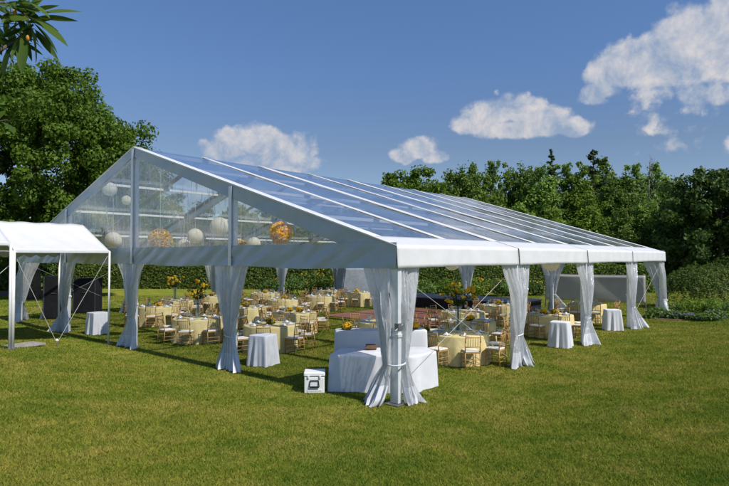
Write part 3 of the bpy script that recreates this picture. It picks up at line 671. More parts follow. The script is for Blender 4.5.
# guy ropes and stake
st = (-1.75, 11.9); gz = float(terr(*st))
t = thing('guy_stake', 'short stake in the grass holding two crossing guy ropes', 'stake', (st[0], st[1], gz))
m = MB(); m.tube((0, 0, -.1), (0, 0, .17), .02, .018); m.build('stake_shaft', M['steel'], t)
m = MB(); m.ball((0, 0, .19), .045, 12, 8); m.build('stake_cap', M['whitepaint'], t, True)
for a, lb in (((-3.0, 11.5, 2.75), 'guy rope from the thick canopy pole down to the stake'), ((-.40, 11.5, 2.85), 'guy rope from the slim canopy pole down to the stake')):
    m = MB(); m.tube(a, (st[0], st[1], gz + .1), .007, n=6); tag(m.build('guy_rope', M['rope']), lb, 'rope', 'guy ropes of the canopy')
m = MB(); m.tube((-3.17, 11.5, 2.6), (-5.6, 10.6, float(terr(-5.6, 10.6))), .007, n=6); tag(m.build('guy_rope', M['rope']), 'guy rope running from thick canopy pole to left edge', 'rope', 'guy ropes of the canopy')
m = MB(); m.box((0, 0, .02), (1.0, .7, .06), .2); sx_, sy_ = -2.6, 12.2; o = m.build('stone_paver', M['stone'], None, bevel=.01); o.location = (sx_, sy_, float(terr(sx_, sy_)) + .01); tag(o, 'flat grey-brown paver lying in the grass beneath the canopy', 'paver')

# ------------------------------------------------------------------ black equipment at the left
def cabinet(label, x, y, w, d, h, rz):
    t = thing('equipment_cabinet', label, 'cabinet', (x, y, 0), rz, 'black equipment cabinets')
    m = MB(); m.box((0, 0, h / 2), (w, d, h)); m.build('body', M['black'], t, bevel=.02)
    m = MB(); m.box((0, -d / 2 - .008, h / 2), (w - .12, .012, h - .14)); m.build('grille', M['black'], t)
    m = MB(); m.box((-w / 2 + .06, -d / 2 - .012, h / 2), (.025, .02, h - .05)); m.box((w / 2 - .06, -d / 2 - .012, h / 2), (.025, .02, h - .05)); m.build('edge_rail', M['steel'], t)
    m = MB(); m.tube((-.1, -d / 2 - .04, h * .6), (.1, -d / 2 - .04, h * .6), .012); m.build('handle', M['steel'], t)
rzc = YAW - PI / 2
cabinet('black equipment cabinet left of the tied curtain, white sheet leaning on it', *gp(58, 25.5), .95, .8, 1.95, rzc + .15)
cabinet('black equipment cabinet between tied curtain and right canopy pole', *gp(88, 28), 1.15, .8, 1.75, rzc + .1)
c = gp(47, 25.2); m = MB(); m.add([(-.3, 0, 0), (.12, 0, 0), (.32, 0, 1.85), (.08, 0, 1.85), (-.3, .02, 0), (.12, .02, 0), (.32, .02, 1.85), (.08, .02, 1.85)], [(0, 1, 2, 3), (7, 6, 5, 4), (0, 4, 5, 1), (1, 5, 6, 2), (2, 6, 7, 3), (3, 7, 4, 0)])
o = m.build('leaning_sheet', M['whitevinyl']); o.location = (c[0], c[1], 0); o.rotation_euler = (-.1, 0, rzc); tag(o, 'pale sheet leaning against the left black cabinet', 'sheet')

# ------------------------------------------------------------------ draped things
def draped(nm, label, cat, x, y, rz, lx, ly, h, mat, seed, group=None, flare=.10, fold=.035, nf=9, pw=5.0, poly=None):
    rr = random.Random(seed); ph = [rr.random() * 6 for _ in range(5)]
    def per(u):
        # rounded rectangle by angle
        a = 2 * PI * u; ca, sa = math.cos(a), math.sin(a); p = pw
        if poly:
            # distance to the convex outline, corners eased
            q = sum(max(0, (nx0 * ca + ny0 * sa) / d0) ** 44 for nx0, ny0, d0 in poly) ** (-1 / 44); return ca * q, sa * q
        k = (abs(ca) ** p + abs(sa) ** p) ** (-1 / p); return ca * k * lx / 2, sa * k * ly / 2
    def fn(u, v):
        px_, py_ = per(u); r_ = math.hypot(px_, py_)
        if v < .25: k = v / .25; return (px_ * k * .97, py_ * k * .97, h + .006 * math.sin(7 * px_ + ph[0]))
        if v < .35: k = (v - .25) / .10; return (px_ * (.97 + .03 * k), py_ * (.97 + .03 * k), h - .02 * k * k)
        k = (v - .35) / .65
        f = flare * k + fold * k ** .7 * (math.sin(2 * PI * nf * u + ph[1] + .6 * k) * .6 + math.sin(2 * PI * (nf * 1.7) // 1 * u + ph[2]) * .4)
        return (px_ * (1 + f / r_), py_ * (1 + f / r_), max(.012, (h - .02) * (1 - k) + .02 * math.sin(2 * PI * 3 * u + ph[3]) * k))
    m = MB(); m.grid(fn, 120, 26, closed=True); o = m.build(nm, M[mat], None, True); o.location = (x, y, float(terr(x, y))); o.rotation_euler = (0, 0, rz)
    return tag(o, label, cat, group)
for k, (x, y, lb, rz) in enumerate([(.78, 5.02, 'white cloth draped over a low stand beside the right gable curtain', .3), (8.75, .30, 'white cloth draped over a low stand left of the third right-side curtain', .2), (14.0, .36, 'white cloth draped over low stand left of fourth right-side curtain', .5), (.45, 14.2, 'white cloth draped over a low stand under the entrance canopy', .1)]):
    s_ = .56
    draped('stand_cover', lb, 'cloth', x, y, rz, s_, s_, .79, 'white', 400 + k, 'white draped stands by the posts', .055, .045, 8, pw=9.0)
    t = thing('low_stand', 'low stand hidden under white cloth, ' + ('by right gable curtain', 'by third right-side curtain', 'by fourth right-side curtain', 'under entrance canopy')[k], 'stand', (x, y, 0), rz, 'low stands under white cloths')
    m = MB(); m.box((0, 0, .765), (s_ - .12, s_ - .12, .04)); m.build('top', M['whitepaint'], t)
    for a in (-1, 1):
        for c_ in (-1, 1):
            m = MB(); m.tube((a * .16, c_ * .16, 0), (a * .16, c_ * .16, .745), .018); m.build('leg', M['steel'], t)
def trestle(label, x, y, rz, lx, ly, h, grp):
    t = thing('trestle_table', label, 'table', (x, y, 0), rz, grp)
    m = MB(); m.box((0, 0, h - .025), (lx - .04, ly - .04, .03)); m.build('tabletop', M['wood'], t)
    for a in (-1, 1):
        for c_ in (-1, 1):
            m = MB(); m.tube((a * lx * .4, c_ * ly * .36, 0), (a * lx * .4, c_ * ly * .36, h - .04), .018); m.build('leg', M['steel'], t)
brz = math.radians(-52)
fb = (.95, 1.08); bb = gp(380.5, 13.5)
def halfplanes(pts, c):
    out = []
    for i in range(len(pts)):
        (x0, y0), (x1, y1) = pts[i], pts[(i + 1) % len(pts)]; l = math.hypot(x1 - x0, y1 - y0); nx0, ny0 = (y1 - y0) / l, -(x1 - x0) / l
        out.append((nx0, ny0, (x0 - c[0]) * nx0 + (y0 - c[1]) * ny0))
    return out
BAR = halfplanes([(-.16, 1.66), (.82, .24), (1.75, .22), (2.05, .78), (.58, 2.08)], fb)
brb = math.radians(-43)
draped('table_cover', 'white floor-length cloth on the low front bar table behind the corner curtain', 'tablecloth', fb[0], fb[1], 0, 1.8, .84, .77, 'white', 411, 'white bar cloths', .03, .038, 9, poly=BAR)
trestle('low trestle table under the front white bar cloth', fb[0], fb[1], brz, 1.25, .6, .765, 'bar tables')
draped('table_cover', 'white floor-length cloth on the tall bar counter behind the front table', 'tablecloth', bb[0], bb[1], brb, 2.2, .58, 1.07, 'white', 412, 'white bar cloths', .03, .012, 13, pw=13)
trestle('tall trestle counter under the rear white bar cloth', bb[0], bb[1], brb, 2.05, .46, 1.06, 'bar tables')
c = gp(365.5, 12.75); m = MB()
m.box((0, 0, .012), (.24, .18, .02)); m.box((0, -.08, .05), (.24, .02, .09)); m.box((0, .08, .05), (.24, .02, .09)); m.box((-.11, 0, .05), (.02, .14, .09)); m.box((.11, 0, .05), (.02, .14, .09))
o = m.build('bottle_crate', M['wood']); o.location = (fb[0] - .02, fb[1] + .34, .785); o.rotation_euler = (0, 0, brz); tag(o, 'brown wooden crate on the front bar table', 'crate')
# cooler
cx_, cy_ = gp(315, 11.75); t = thing('drinks_cooler', 'white box cooler with black handle on the grass left of bar', 'cooler', (cx_, cy_, float(terr(cx_, cy_))), rzc + .05)
m = MB(); m.box((0, 0, .17), (.42, .40, .34)); m.build('body', M['cooler'], t, bevel=.02)
m = MB(); m.box((0, 0, .39), (.44, .42, .085)); m.build('lid', M['cooler'], t, bevel=.02); m = MB(); m.box((-.12, -.218, .345), (.035, .014, .06)); m.box((.12, -.218, .345), (.035, .014, .06)); m.build('latch', M['cooler'], t, bevel=.004); m = MB(); m.box((0, -.203, .07), (.30, .008, .03)); m.build('moulded_rib', M['cooler'], t)
m = MB(); m.tube((-.10, -.225, .14), (.10, -.225, .14), .016); m.tube((-.10, -.225, .14), (-.085, -.21, .27), .009); m.tube((.10, -.225, .14), (.085, -.21, .27), .009); m.tube((-.085, -.213, .27), (.085, -.213, .27), .009); m.build('handle', M['black'], t)

# ------------------------------------------------------------------ dance floor, stage, screens
x0, x1, y0, y1 = DANCE
m = MB(); m.box((0, 0, .015), (x1 - x0, y1 - y0, .04)); o = m.build('dance_floor', M['parquet']); o.location = ((x0 + x1) / 2, (y0 + y1) / 2, .006); tag(o, 'terracotta-coloured square-panel dance floor in the middle of the tent', 'dance floor')
x0, x1, y0, y1 = STAGE; t = thing('stage', 'low black stage with dark blue deck at back of the tent', 'stage', ((x0 + x1) / 2, (y0 + y1) / 2, 0))
m = MB(); m.box((0, 0, .57), (x1 - x0, y1 - y0, .06)); m.build('deck', M['deck'], t, bevel=.01)
m = MB()
def sk(u, v):
    q = u * 2 * (x1 - x0 + y1 - y0); a, b_ = (x1 - x0) / 2 - .03, (y1 - y0) / 2 - .03; f = .02 * math.sin(u * 420) * (1 - v)
    X_, Y_ = x1 - x0, y1 - y0
    if q < X_: p = (-a + 2 * a * q / X_, -b_ - f)
    elif q < X_ + Y_: p = (a + f, -b_ + 2 * b_ * (q - X_) / Y_)
    elif q < 2 * X_ + Y_: p = (a - 2 * a * (q - X_ - Y_) / X_, b_ + f)
    else: p = (-a - f, b_ - 2 * b_ * (q - 2 * X_ - Y_) / Y_)
    return (p[0], p[1], .01 + .53 * v)
m.grid(sk, 400, 3, closed=True); m.build('skirt', M['black'], t, True)
m = MB()
for a in (-1, 0, 1):
    for b_ in (-1, 0, 1): m.box((a * 1.3, b_ * 3.7, .28), (.08, .08, .54))
m.build('support', M['steel'], t)
# grey screens beyond the back of the tent
def screen(label, p, q, z0, z1, mat, nm='screen', posts=2):
    p, q = Vector(p + (0,)), Vector(q + (0,)); c_ = (p + q) / 2; d = (q - p); ln = d.length; a = math.atan2(d.y, d.x)
    t = thing('privacy_screen', label, 'screen', c_, a, 'grey screens behind the tent')
    m = MB(); m.grid(lambda u, v: (-ln / 2 + ln * u, .03 * math.sin(9 * u + 2 * v) * math.sin(PI * v), z0 + (z1 - z0) * v - .03 * math.sin(PI * u) * v), 40, 10); o = m.build('screen_sheet', M[mat], t, True)
    so = o.modifiers.new('thick', 'SOLIDIFY'); so.thickness = .01
    for k in range(posts):
        xx = -ln / 2 + ln * k / (posts - 1); m = MB(); m.tube((xx, .05, -.1), (xx, .05, z1 + .03), .028, n=8); m.build('post', M['steel'], t)
    m = MB(); m.tube((-ln / 2, .05, z1), (ln / 2, .05, z1), .02, n=8); m.build('top_rail', M['steel'], t)
screen('wide plain grey screen on thin posts behind the right half of tent', gp(545, 31.2), gp(645, 28.2), .44, 1.86, 'greyscreen')
screen('blue-grey sheet with vertical seams behind the tables left of corner curtain', gp(336, 39), gp(398, 39.5), .1, 2.1, 'bluewall', posts=5)

# ------------------------------------------------------------------ tables, chairs and settings
def make_chair():
    t = thing('banquet_chair', 'x', 'chair', (0, 0, 0), 0, 'gold chairs around the round tables')
    r_ = .0145; hw, hd, sh = .19, .19, .43
    for a in (-1, 1):
        m = MB(); m.path([Vector((a * hw, -hd, 0)), Vector((a * hw, -hd, sh))], [r_ * .8, r_]); m.lathe([(r_, .1), (r_ * 1.5, .115), (r_, .13)], 8, (a * hw, -hd, 0)); m.build('leg', M['gold'], t, True)
        m = MB(); m.path([Vector((a * hw, hd + .03, 0)), Vector((a * hw, hd, sh))], [r_ * .8, r_]); m.build('leg', M['gold'], t, True)
    m = MB(); m.box((0, 0, sh), (.41, .41, .03)); m.build('seat', M['gold'], t, bevel=.008)
    m = MB(); m.box((0, 0, sh + .037), (.385, .385, .04)); m.build('cushion', M['ivory'], t, bevel=.018)
    m = MB()
    for a in (-1, 1): m.path([Vector((a * hw, hd, sh)), Vector((a * hw, hd + .03, sh + .25)), Vector((a * hw * .97, hd + .07, .92))], [r_, r_, r_ * .85])
    for z, y in ((.90, hd + .068), (.82, hd + .056), (.58, hd + .02)): m.tube((-hw, y, z), (hw, y, z), .011, n=6)
    for k in range(5): xx = -.125 + .0625 * k; m.tube((xx, hd + .02, .58), (xx, hd + .056, .82), .008, n=5)
    m.build('backrest', M['gold'], t, True)
    m = MB()
    for z in (.15, .26):
        for a in (-1, 1): m.tube((a * hw, -hd, z), (a * hw, hd + .02, z), .009, n=5)
        m.tube((-hw, -hd, z), (hw, -hd, z), .009, n=5); m.tube((-hw, hd + .02, z), (hw, hd + .02, z), .009, n=5)
    m.build('stretcher', M['gold'], t)
    return t
TR, TH = .80, .76
def cloth_mesh(seed):
    rr = random.Random(seed); ph = [rr.random() * 6 for _ in range(4)]
    def fn(u, v):
        a = 2 * PI * u
        if v < .3: r_ = TR * v / .3; z = TH + .008
        elif v < .36: k = (v - .3) / .06; r_ = TR + .018 * math.sin(k * PI / 2); z = TH + .008 - .02 * (1 - math.cos(k * PI / 2))
        else:
            k = (v - .36) / .64; r_ = TR + .018 + .05 * k + .045 * k * (math.sin(11 * a + ph[0] + .4 * k) * .6 + math.sin(19 * a + ph[1]) * .35); z = max(.012, (TH - .012) * (1 - k))
        return (r_ * math.cos(a), r_ * math.sin(a), z)
    m = MB(); m.grid(fn, 110, 24, closed=True); return m.mesh('tablecloth', M['cream'], True)
CLOTHS = [cloth_mesh(500 + i) for i in range(4)]
def make_table():
    t = thing('round_table', 'x', 'table', (0, 0, 0), 0, 'round tables in the tent')
    m = MB(); m.lathe([(.001, TH - .03), (TR - .02, TH - .03), (TR - .01, TH - .015), (TR - .02, TH), (.001, TH)], 40); m.build('tabletop', M['wood'], t)
    for k in range(4):
        a = k * PI / 2 + .7; m = MB(); m.tube((.45 * math.cos(a), .45 * math.sin(a), 0), (.42 * math.cos(a), .42 * math.sin(a), TH - .03), .016); m.build('leg', M['steel'], t)
    return t
# small tableware
m = MB(); m.lathe([(.001, .002), (.085, .002), (.135, .016), (.138, .018), (.085, .007), (.001, .007)], 24); PLATE = m.mesh('dinner_plate', M['china'], True)
m = MB(); m.lathe([(.001, .0), (.036, .0), (.036, .004), (.005, .01), (.004, .085), (.02, .1), (.038, .13), (.041, .16), (.034, .205), (.032, .205), (.038, .16), (.034, .132), (.001, .1)], 14); GLASS = m.mesh('wine_glass', M['glass'], True)
m = MB(); m.add([(-.06, -.06, 0), (.06, -.06, 0), (.06, .06, 0), (-.06, .06, 0), (0, 0, .075), (.035, 0, .03), (-.035, 0, .03), (0, .035, .03), (0, -.035, .03)], [(0, 1, 8), (1, 2, 5), (2, 3, 7), (3, 0, 6), (8, 1, 4), (1, 5, 4), (5, 2, 4), (2, 7, 4), (7, 3, 4), (3, 6, 4), (6, 0, 4), (0, 8, 4)]); NAPKIN = m.mesh('folded_napkin', M['white'])
def low_flowers(label, x, y, z, seed, sc=.8):
    rng = np.random.default_rng(seed); t = thing('flower_bowl', label, 'flowers', (x, y, z), 0, 'low flower centrepieces')
    m = MB(); m.lathe([(.001, 0), (.06 * sc, 0), (.11 * sc, .05 * sc), (.12 * sc, .09 * sc), (.105 * sc, .09 * sc), (.001, .03)], 18); m.build('bowl', M['glass'], t, True)
    C = crown_pts([(0, 0, .13 * sc, .17 * sc, .17 * sc, .10 * sc)], 46, rng, .85)
    place('blooms', quads_mesh('blooms', clumps(C, np.full(46, .035), 14, .026, rng, .8), M['sunflower']), t)
    C = crown_pts([(0, 0, .10 * sc, .18 * sc, .18 * sc, .09 * sc)], 26, rng, .7); place('leaves', quads_mesh('leaves', clumps(C, np.full(26, .04), 5, .035, rng), M['stem']), t)
    return t
def tall_flowers(label, x, y, z, seed, hv=.62, spread=.40):
    rng = np.random.default_rng(seed); t = thing('tall_flower_vase', label, 'flowers', (x, y, z), 0, 'tall flower centrepieces')
    m = MB(); m.lathe([(.001, 0), (.10, 0), (.10, .01), (.085, .02), (.075, .2), (.085, hv * .8), (.115, hv), (.11, hv), (.078, hv * .8), (.068, .2), (.001, .03)], 18); m.build('vase', M['glass'], t, True)
    m = MB(); C = []; lv = []
    for k in range(26):
        a = rng.random() * 6.28; q = spread * math.sqrt(rng.random()); h = hv + .12 + .52 * rng.random() * (1.2 - q / spread * .5)
        p0 = Vector((.04 * math.cos(a + 2), .04 * math.sin(a + 2), .06)); p1 = Vector((.03 * math.cos(a), .03 * math.sin(a), hv)); p2 = Vector((q * math.cos(a), q * math.sin(a), h))
        m.path([p0, p1, p2], [.008, .007, .005], 5)
        if k < 18: C.append(tuple(p2))
        lv += [tuple(p1.lerp(p2, f)) for f in (.3, .55, .8)]
    m.build('stems', M['stem'], t)
    place('leaves', quads_mesh('leaves', clumps(lv, np.full(len(lv), .06), 4, .035, rng), M['stem']), t)
    for c_ in C:
        fl = place('sunflower', quads_mesh('sunflower', clumps([c_], [.062], 24, .036, rng, .7), M['sunflower']), t)
        m = MB(); m.ball(c_, .026, 8, 6); m.build('flower_centre', M['wood'], fl, True)
    return t
# x, y, name, chairs, first angle, centrepiece
TB = [
 (1.95, 9.95, 'tall-vase table beside the centre gable curtain', 8, .2, 'T'),
 (3.30, 15.1, 'low-flower table behind centre gable curtain', 8, .5, 'L'),
 (5.35, 17.3, 'back tall-vase table nearest the hedge', 8, .1, 'T'),
 (8.20, 18.6, 'back table left of the right gable curtain', 8, .3, 'L'),
 (2.45, 6.75, 'low-flower table behind white draped gable stand', 8, .35, 'L'),
 (5.45, 9.05, 'twin-flower table left of the front grass aisle', 8, .15, 'D'),
 (5.45, 12.0, 'table behind the white-stand table', 8, .4, 'L'),
 (9.30, 14.1, 'table behind the twin-flower table', 8, .3, 'L'),
 (11.5, 18.3, 'back table under the lone back curtain', 8, .2, 'L'),
 (12.0, 14.4, 'table at the left end of dance floor', 8, .5, None),
 (15.2, 17.1, 'back table left of the blue-grey sheet', 8, .1, None),
 (15.3, 14.8, 'table in front of the blue-grey sheet', 8, .3, 'L'),
 (5.35, 4.70, 'small table mostly behind the corner curtain', 8, .2, None),
 (4.60, 1.45, 'tall-vase table right of the bar', 8, .42, 'T'),
 (7.25, 2.65, 'low-flower table behind right tall-vase table', 8, .2, 'L'),
 (9.80, 4.45, 'third table back from bar toward stage', 8, .4, None),
 (13.1, 4.70, 'low-flower table near second right curtain', 8, .1, 'L'),
 (10.9, 1.55, 'wide-flower table in front of grey screen', 8, .37, 'D'),
 (16.3, 2.15, 'farthest right table below the grey screen', 8, .2, None),
]
DIRN = ['right', 'far right', 'far', 'far left', 'left', 'near left', 'near', 'near right']
def side_of(dx, dy):
    r_ = dx * RT[0] + dy * RT[1]; f_ = dx * FW[0] + dy * FW[1]
    return int(round(math.atan2(f_, r_) / (PI / 4))) % 8
chair0 = make_chair(); used = False
table0 = make_table(); tused = False
rr = random.Random(21)
for i, (x, y, nm, nch, a0, cp) in enumerate(TB):
    rz = rr.random() * 6.28
    if not tused: table0.location = (x, y, 0); tb = table0; tused = True
    else: tb = dup(table0, (x, y, 0), rz)
    tb['label'] = 'round table under cream cloth: ' + nm
    c_ = place('tablecloth', CLOTHS[i % 4], None, (x, y, 0), rz); tag(c_, 'cream floor-length cloth on the ' + nm, 'tablecloth', 'cream tablecloths')
    seen = set()
    # seats start from the bearing of the camera's right so that each of the eight sides is named once
    for k in range(nch):
        a = math.atan2(RT[1], RT[0]) + (k + (a0 - .3) * .8) * 2 * PI / nch + rr.uniform(-.05, .05); r_ = TR + .26 + rr.uniform(-.03, .06)
        dx, dy = math.cos(a), math.sin(a); lb = f'gold chair on the {DIRN[k]} side of {nm}'
        loc = (x + r_ * dx, y + r_ * dy, 0); rot = a - PI / 2 + rr.uniform(-.12, .12)
        if not (DANCE[0] < loc[0] < DANCE[1] and DANCE[2] < loc[1] < DANCE[3]): zc = 0
        else: zc = .045
        loc = (loc[0], loc[1], zc)
        if not used: chair0.location = loc; chair0.rotation_euler = (0, 0, rot); chair0['label'] = lb; used = True
        else: dup(chair0, loc, rot, lb)
        q = TR - .19; pa = place('dinner_plate', PLATE, None, (x + q * dx, y + q * dy, TH + .009), a); tag(pa, 'white plate on the ' + nm, 'plate', 'plates on the ' + nm)
        q = TR - .36; b_ = a + .28; ga = place('wine_glass', GLASS, None, (x + q * math.cos(b_), y + q * math.sin(b_), TH + .009)); tag(ga, 'stemmed glass on the ' + nm, 'glass', 'glasses on the ' + nm)
        na = place('folded_napkin', NAPKIN, None, (x + (TR - .19) * dx, y + (TR - .19) * dy, TH + .018), a); tag(na, 'white folded napkin on the ' + nm, 'napkin', 'napkins on the ' + nm)
    zt = TH + .01
    if cp == 'T': tall_flowers('tall glass vase of sunflowers on the ' + nm, x, y, zt, 600 + i, .62 + .1 * (i == 13), .38 + .08 * (i == 13))
    elif cp == 'L': low_flowers('low bowl of yellow flowers on the ' + nm, x, y, zt, 620 + i)
    elif cp == 'D':
        for s_ in (-1, 1): low_flowers(('left' if s_ < 0 else 'right') + ' yellow flower bowl on the ' + nm, x + RT[0] * .2 * s_, y + RT[1] * .2 * s_, zt, 640 + i + s_, .72)
# on the bar
for k, (u, lb) in enumerate([(-.82, 'small yellow flower bowl on the left end of tall bar counter'), (.82, 'small yellow flower bowl on the right end of tall bar counter')]):
    d = (math.cos(brb), math.sin(brb)); low_flowers(lb, bb[0] + d[0] * u, bb[1] + d[1] * u, 1.08, 680 + k, .62)
for k in range(8):
    u = -.6 + .18 * k; d = (math.cos(brb), math.sin(brb)); o = place('wine_glass', GLASS, None, (bb[0] + d[0] * u + d[1] * .1, bb[1] + d[1] * u - d[0] * .1, 1.08)); tag(o, 'stemmed glass standing on the tall bar counter', 'glass', 'glasses on the bar counter')

# ------------------------------------------------------------------ hanging lanterns and flower balls
def hang_z(x, y): return roofz(y) - .22
def lantern(px, py, Z, d, label):
    x, y = gp(px, Z); z = 2.833 - (py - HZ) * Z / FOC
    t = thing('paper_lantern', label, 'lantern', (x, y, z), 0, 'round paper lanterns under the roof')
    m = MB(); n = 22
    m.lathe([(max(.03, d / 2 * math.sin(PI * k / n) * (1 + (.012 if k % 2 else 0))), -d / 2 * .97 * math.cos(PI * k / n)) for k in range(n + 1)], 24); m.build('shade', M['paper'], t, True)
    m = MB(); m.tube((0, 0, d * .4), (0, 0, max(d * .55, hang_z(x, y) - z)), .006, n=5); m.build('cord', M['rope'], t)
def flower_ball(px, py, Z, d, label, seed):
    x, y = gp(px, Z); z = 2.833 - (py - HZ) * Z / FOC; rng = np.random.default_rng(seed)
    t = thing('flower_ball', label, 'flower ball', (x, y, z), 0, 'hanging yellow flower balls')
    m = MB(); m.ball((0, 0, 0), d * .44, 20, 14); m.build('core', M['flower'], t, True)
    P = sphere_pts(520, rng) * (d * .47); place('blooms', quads_mesh('blooms', clumps(P, np.full(520, .04), 15, .027, rng), M['petal']), t)
    m = MB(); m.tube((0, 0, d * .4), (0, 0, max(d * .55, hang_z(x, y) - z)), .006, n=5); m.build('cord', M['rope'], t)
lantern(109, 189, 24.5, .62, 'white paper lantern highest at the left of the gable')
lantern(126, 200, 27, .46, 'small dim paper lantern just left of the centre gable upright')
lantern(113, 240, 20.5, .60, 'white paper lantern low beside the canopy roof end')
lantern(195, 236, 19, .53, 'white paper lantern in middle of the centre right gable window')
lantern(219.5, 226.5, 17.6, .60, 'large white paper lantern beside the right gable upright')
lantern(184, 245, 22, .50, 'paper lantern half hidden behind valance right of the flower ball')
lantern(254, 243.5, 19.5, .46, 'paper lantern half hidden behind valance right of the gable upright')
lantern(551, 262.5, 19.5, .62, 'paper lantern peeping below the right valance in the second bay')
lantern(452, 262.5, 17, .50, 'paper lantern peeping below the right valance in the first bay')
flower_ball(160, 240.5, 18.6, .78, 'orange-yellow flower ball beside the centre gable upright', 701)
flower_ball(281, 233, 16.5, .66, 'yellow flower ball hanging high in the right gable window', 702)
flower_ball(241, 247, 20, .50, 'yellow flower ball half hidden behind the valance at right gable upright', 703)

# ------------------------------------------------------------------ overhanging branch near the camera
def near_branch():
    rng = np.random.default_rng(88); Zb = 2.6
    def P3(px, py, Z): x, y = gp(px, Z); return Vector((x, y, 2.833 - (py - HZ) * Z / FOC))
    bx, by = gp(-330, 2.3); g = float(terr(bx, by))
    t = thing('overhanging_tree', 'small tree whose leafy branch hangs into the upper left corner', 'tree', (bx, by, g))
    o_ = Vector((bx, by, g)); m = MB()
    top = Vector((bx, by, 4.6)); m.path([Vector((0, 0, -.1)), Vector((.03, 0, 1.4)), top - o_], [.09, .075, .05], 9); m.build('trunk', M['bark'], t, True)
    m = MB(); L_ = []
    def twig(pts, r0):
        m.path([p - o_ for p in pts], [r0 * (1 - .8 * i / (len(pts) - 1)) for i in range(len(pts))], 6)
    a0 = P3(-120, 40, 2.3); twig([Vector((bx, by, 3.4)), P3(-220, 90, 2.3), a0, P3(-30, 62, 2.5), P3(12, 40, 2.6), P3(30, 22, 2.62)], .022)
    twig([a0, P3(-60, 5, 2.55), P3(0, 0, 2.62), P3(26, 14, 2.65)], .012)
    twig([P3(-160, 60, 2.3), P3(-60, 125, 2.35), P3(-12, 122, 2.4), P3(6, 119, 2.42)], .010)
    # leaves: (base px, py, Z, tip px, py)
    lv = [(26, 12, 2.62, 84, 5), (28, 14, 2.6, 76, 17), (26, 10, 2.63, 56, 0), (24, 8, 2.6, 40, -14), (22, 10, 2.62, 18, -12), (20, 12, 2.6, 2, -4), (30, 16, 2.6, 66, 40), (26, 24, 2.58, 40, 62), (28, 22, 2.6, 56, 60),
          (22, 30, 2.6, 17, 70), (20, 30, 2.62, 4, 58), (24, 26, 2.62, 46, 44), (14, 34, 2.58, -6, 50), (16, 22, 2.6, -8, 20), (28, 18, 2.62, 58, 28), (10, 40, 2.6, -4, 76), (18, 16, 2.6, 6, 8), (24, 20, 2.64, 52, 14), (20, 26, 2.6, 0, 34),
          (22, 34, 2.6, 28, 58), (0, 6, 2.6, 26, -6), (4, 2, 2.62, 34, -2), (10, 20, 2.6, -14, 8), (12, 28, 2.6, 34, 38), (2, 46, 2.6, 12, 62), (6, 118, 2.42, 36, 120), (0, 121, 2.42, 14, 130), (-8, 122, 2.4, 2, 106), (-2, 100, 2.4, 3, 96), (26, 16, 2.6, 58, 50)]
    for k in range(70):
        ax, ay = rng.uniform(-14, 26), rng.uniform(-6, 40); an = rng.uniform(-.9, 1.9); ll = rng.uniform(14, 30)
        tx, ty = ax + ll * math.cos(an), ay + ll * math.sin(an) * .8
        if tx < 66 and ty < 66: lv.append((ax, ay, 2.66 + rng.uniform(-.1, .12), tx, ty))
    V = []; F = []
    for (ax, ay, az, tx, ty) in lv:
        kf = min(1, 40 / max(1, math.hypot(tx - ax, ty - ay))); tx, ty = (ax + (tx - ax) * kf + (0 if kf == 1 else (tx - ax) * (1 - kf) * .0), ay + (ty - ay) * kf); sh = (1 - kf); ax, ay, tx, ty = ax + (tx - ax) * sh, ay + (ty - ay) * sh, tx + (tx - ax) * sh, ty + (ty - ay) * sh; p, q = P3(ax, ay, az), P3(tx, ty, az + rng.uniform(-.12, .12)); d = q - p; ln = d.length; d.normalize()
        s_ = d.cross(Vector(rng.normal(0, 1, 3)).normalized() + Vector((0, 0, 1.3))).normalized(); nn = s_.cross(d); wd = ln * rng.uniform(.095, .15); b0 = len(V)
        for k in range(9):
            f = k / 8; w_ = wd * math.sin(PI * min(1, f * 1.02)) ** .8 * (1 - .25 * f) + .0006; c_ = p + d * ln * f - nn * (.10 * ln * (f * f)) * (1 if nn.z > 0 else -1)
            V += [c_ - s_ * w_ + nn * w_ * .25 - o_, c_ - o_, c_ + s_ * w_ + nn * w_ * .25 - o_]
            if k: i = b0 + 3 * (k - 1); F += [(i, i + 1, i + 4, i + 3), (i + 1, i + 2, i + 5, i + 4)]
    m.build('branch', M['bark'], t, True)
    l = MB(); l.add(V, F); l.build('leaves', M['nearleaf'], t, True)
    l = MB()
    for px_, py_ in ((11, 10), (23, 16), (25, 36)):
        l = MB(); l.ball(P3(px_, py_, 2.57) - o_, .010, 10, 8, 1.5); l.build('bud', M['bud'], t, True)
near_branch()

# ------------------------------------------------------------------ sky, sun, camera
AZ = math.radians(-86); EL = math.radians(48)           # direction TO the sun, angle from +X
sd = Vector((math.cos(AZ) * math.cos(EL), math.sin(AZ) * math.cos(EL), math.sin(EL)))
w = bpy.data.worlds.new('World'); SC.world = w; w.use_nodes = True; nt = w.node_tree; nt.nodes.clear(); lk = nt.links
out = nt.nodes.new('ShaderNodeOutputWorld')
sky = nd(nt, 'ShaderNodeTexSky', sky_type='NISHITA'); sky.sun_disc = False; sky.sun_elevation = EL; sky.sun_rotation = PI / 2 - AZ
sky.air_density = .85; sky.dust_density = .05; sky.ozone_density = 2.6; sky.altitude = 1200
tc = nd(nt, 'ShaderNodeTexCoord')
nz = nd(nt, 'ShaderNodeTexNoise', Scale=17.0, Detail=9.0, Roughness=.62, Distortion=.25); lk.new(tc.outputs['Generated'], nz.inputs['Vector'])
nz2 = nd(nt, 'ShaderNodeTexNoise', Scale=46.0, Detail=7.0, Roughness=.6); lk.new(tc.outputs['Generated'], nz2.inputs['Vector'])
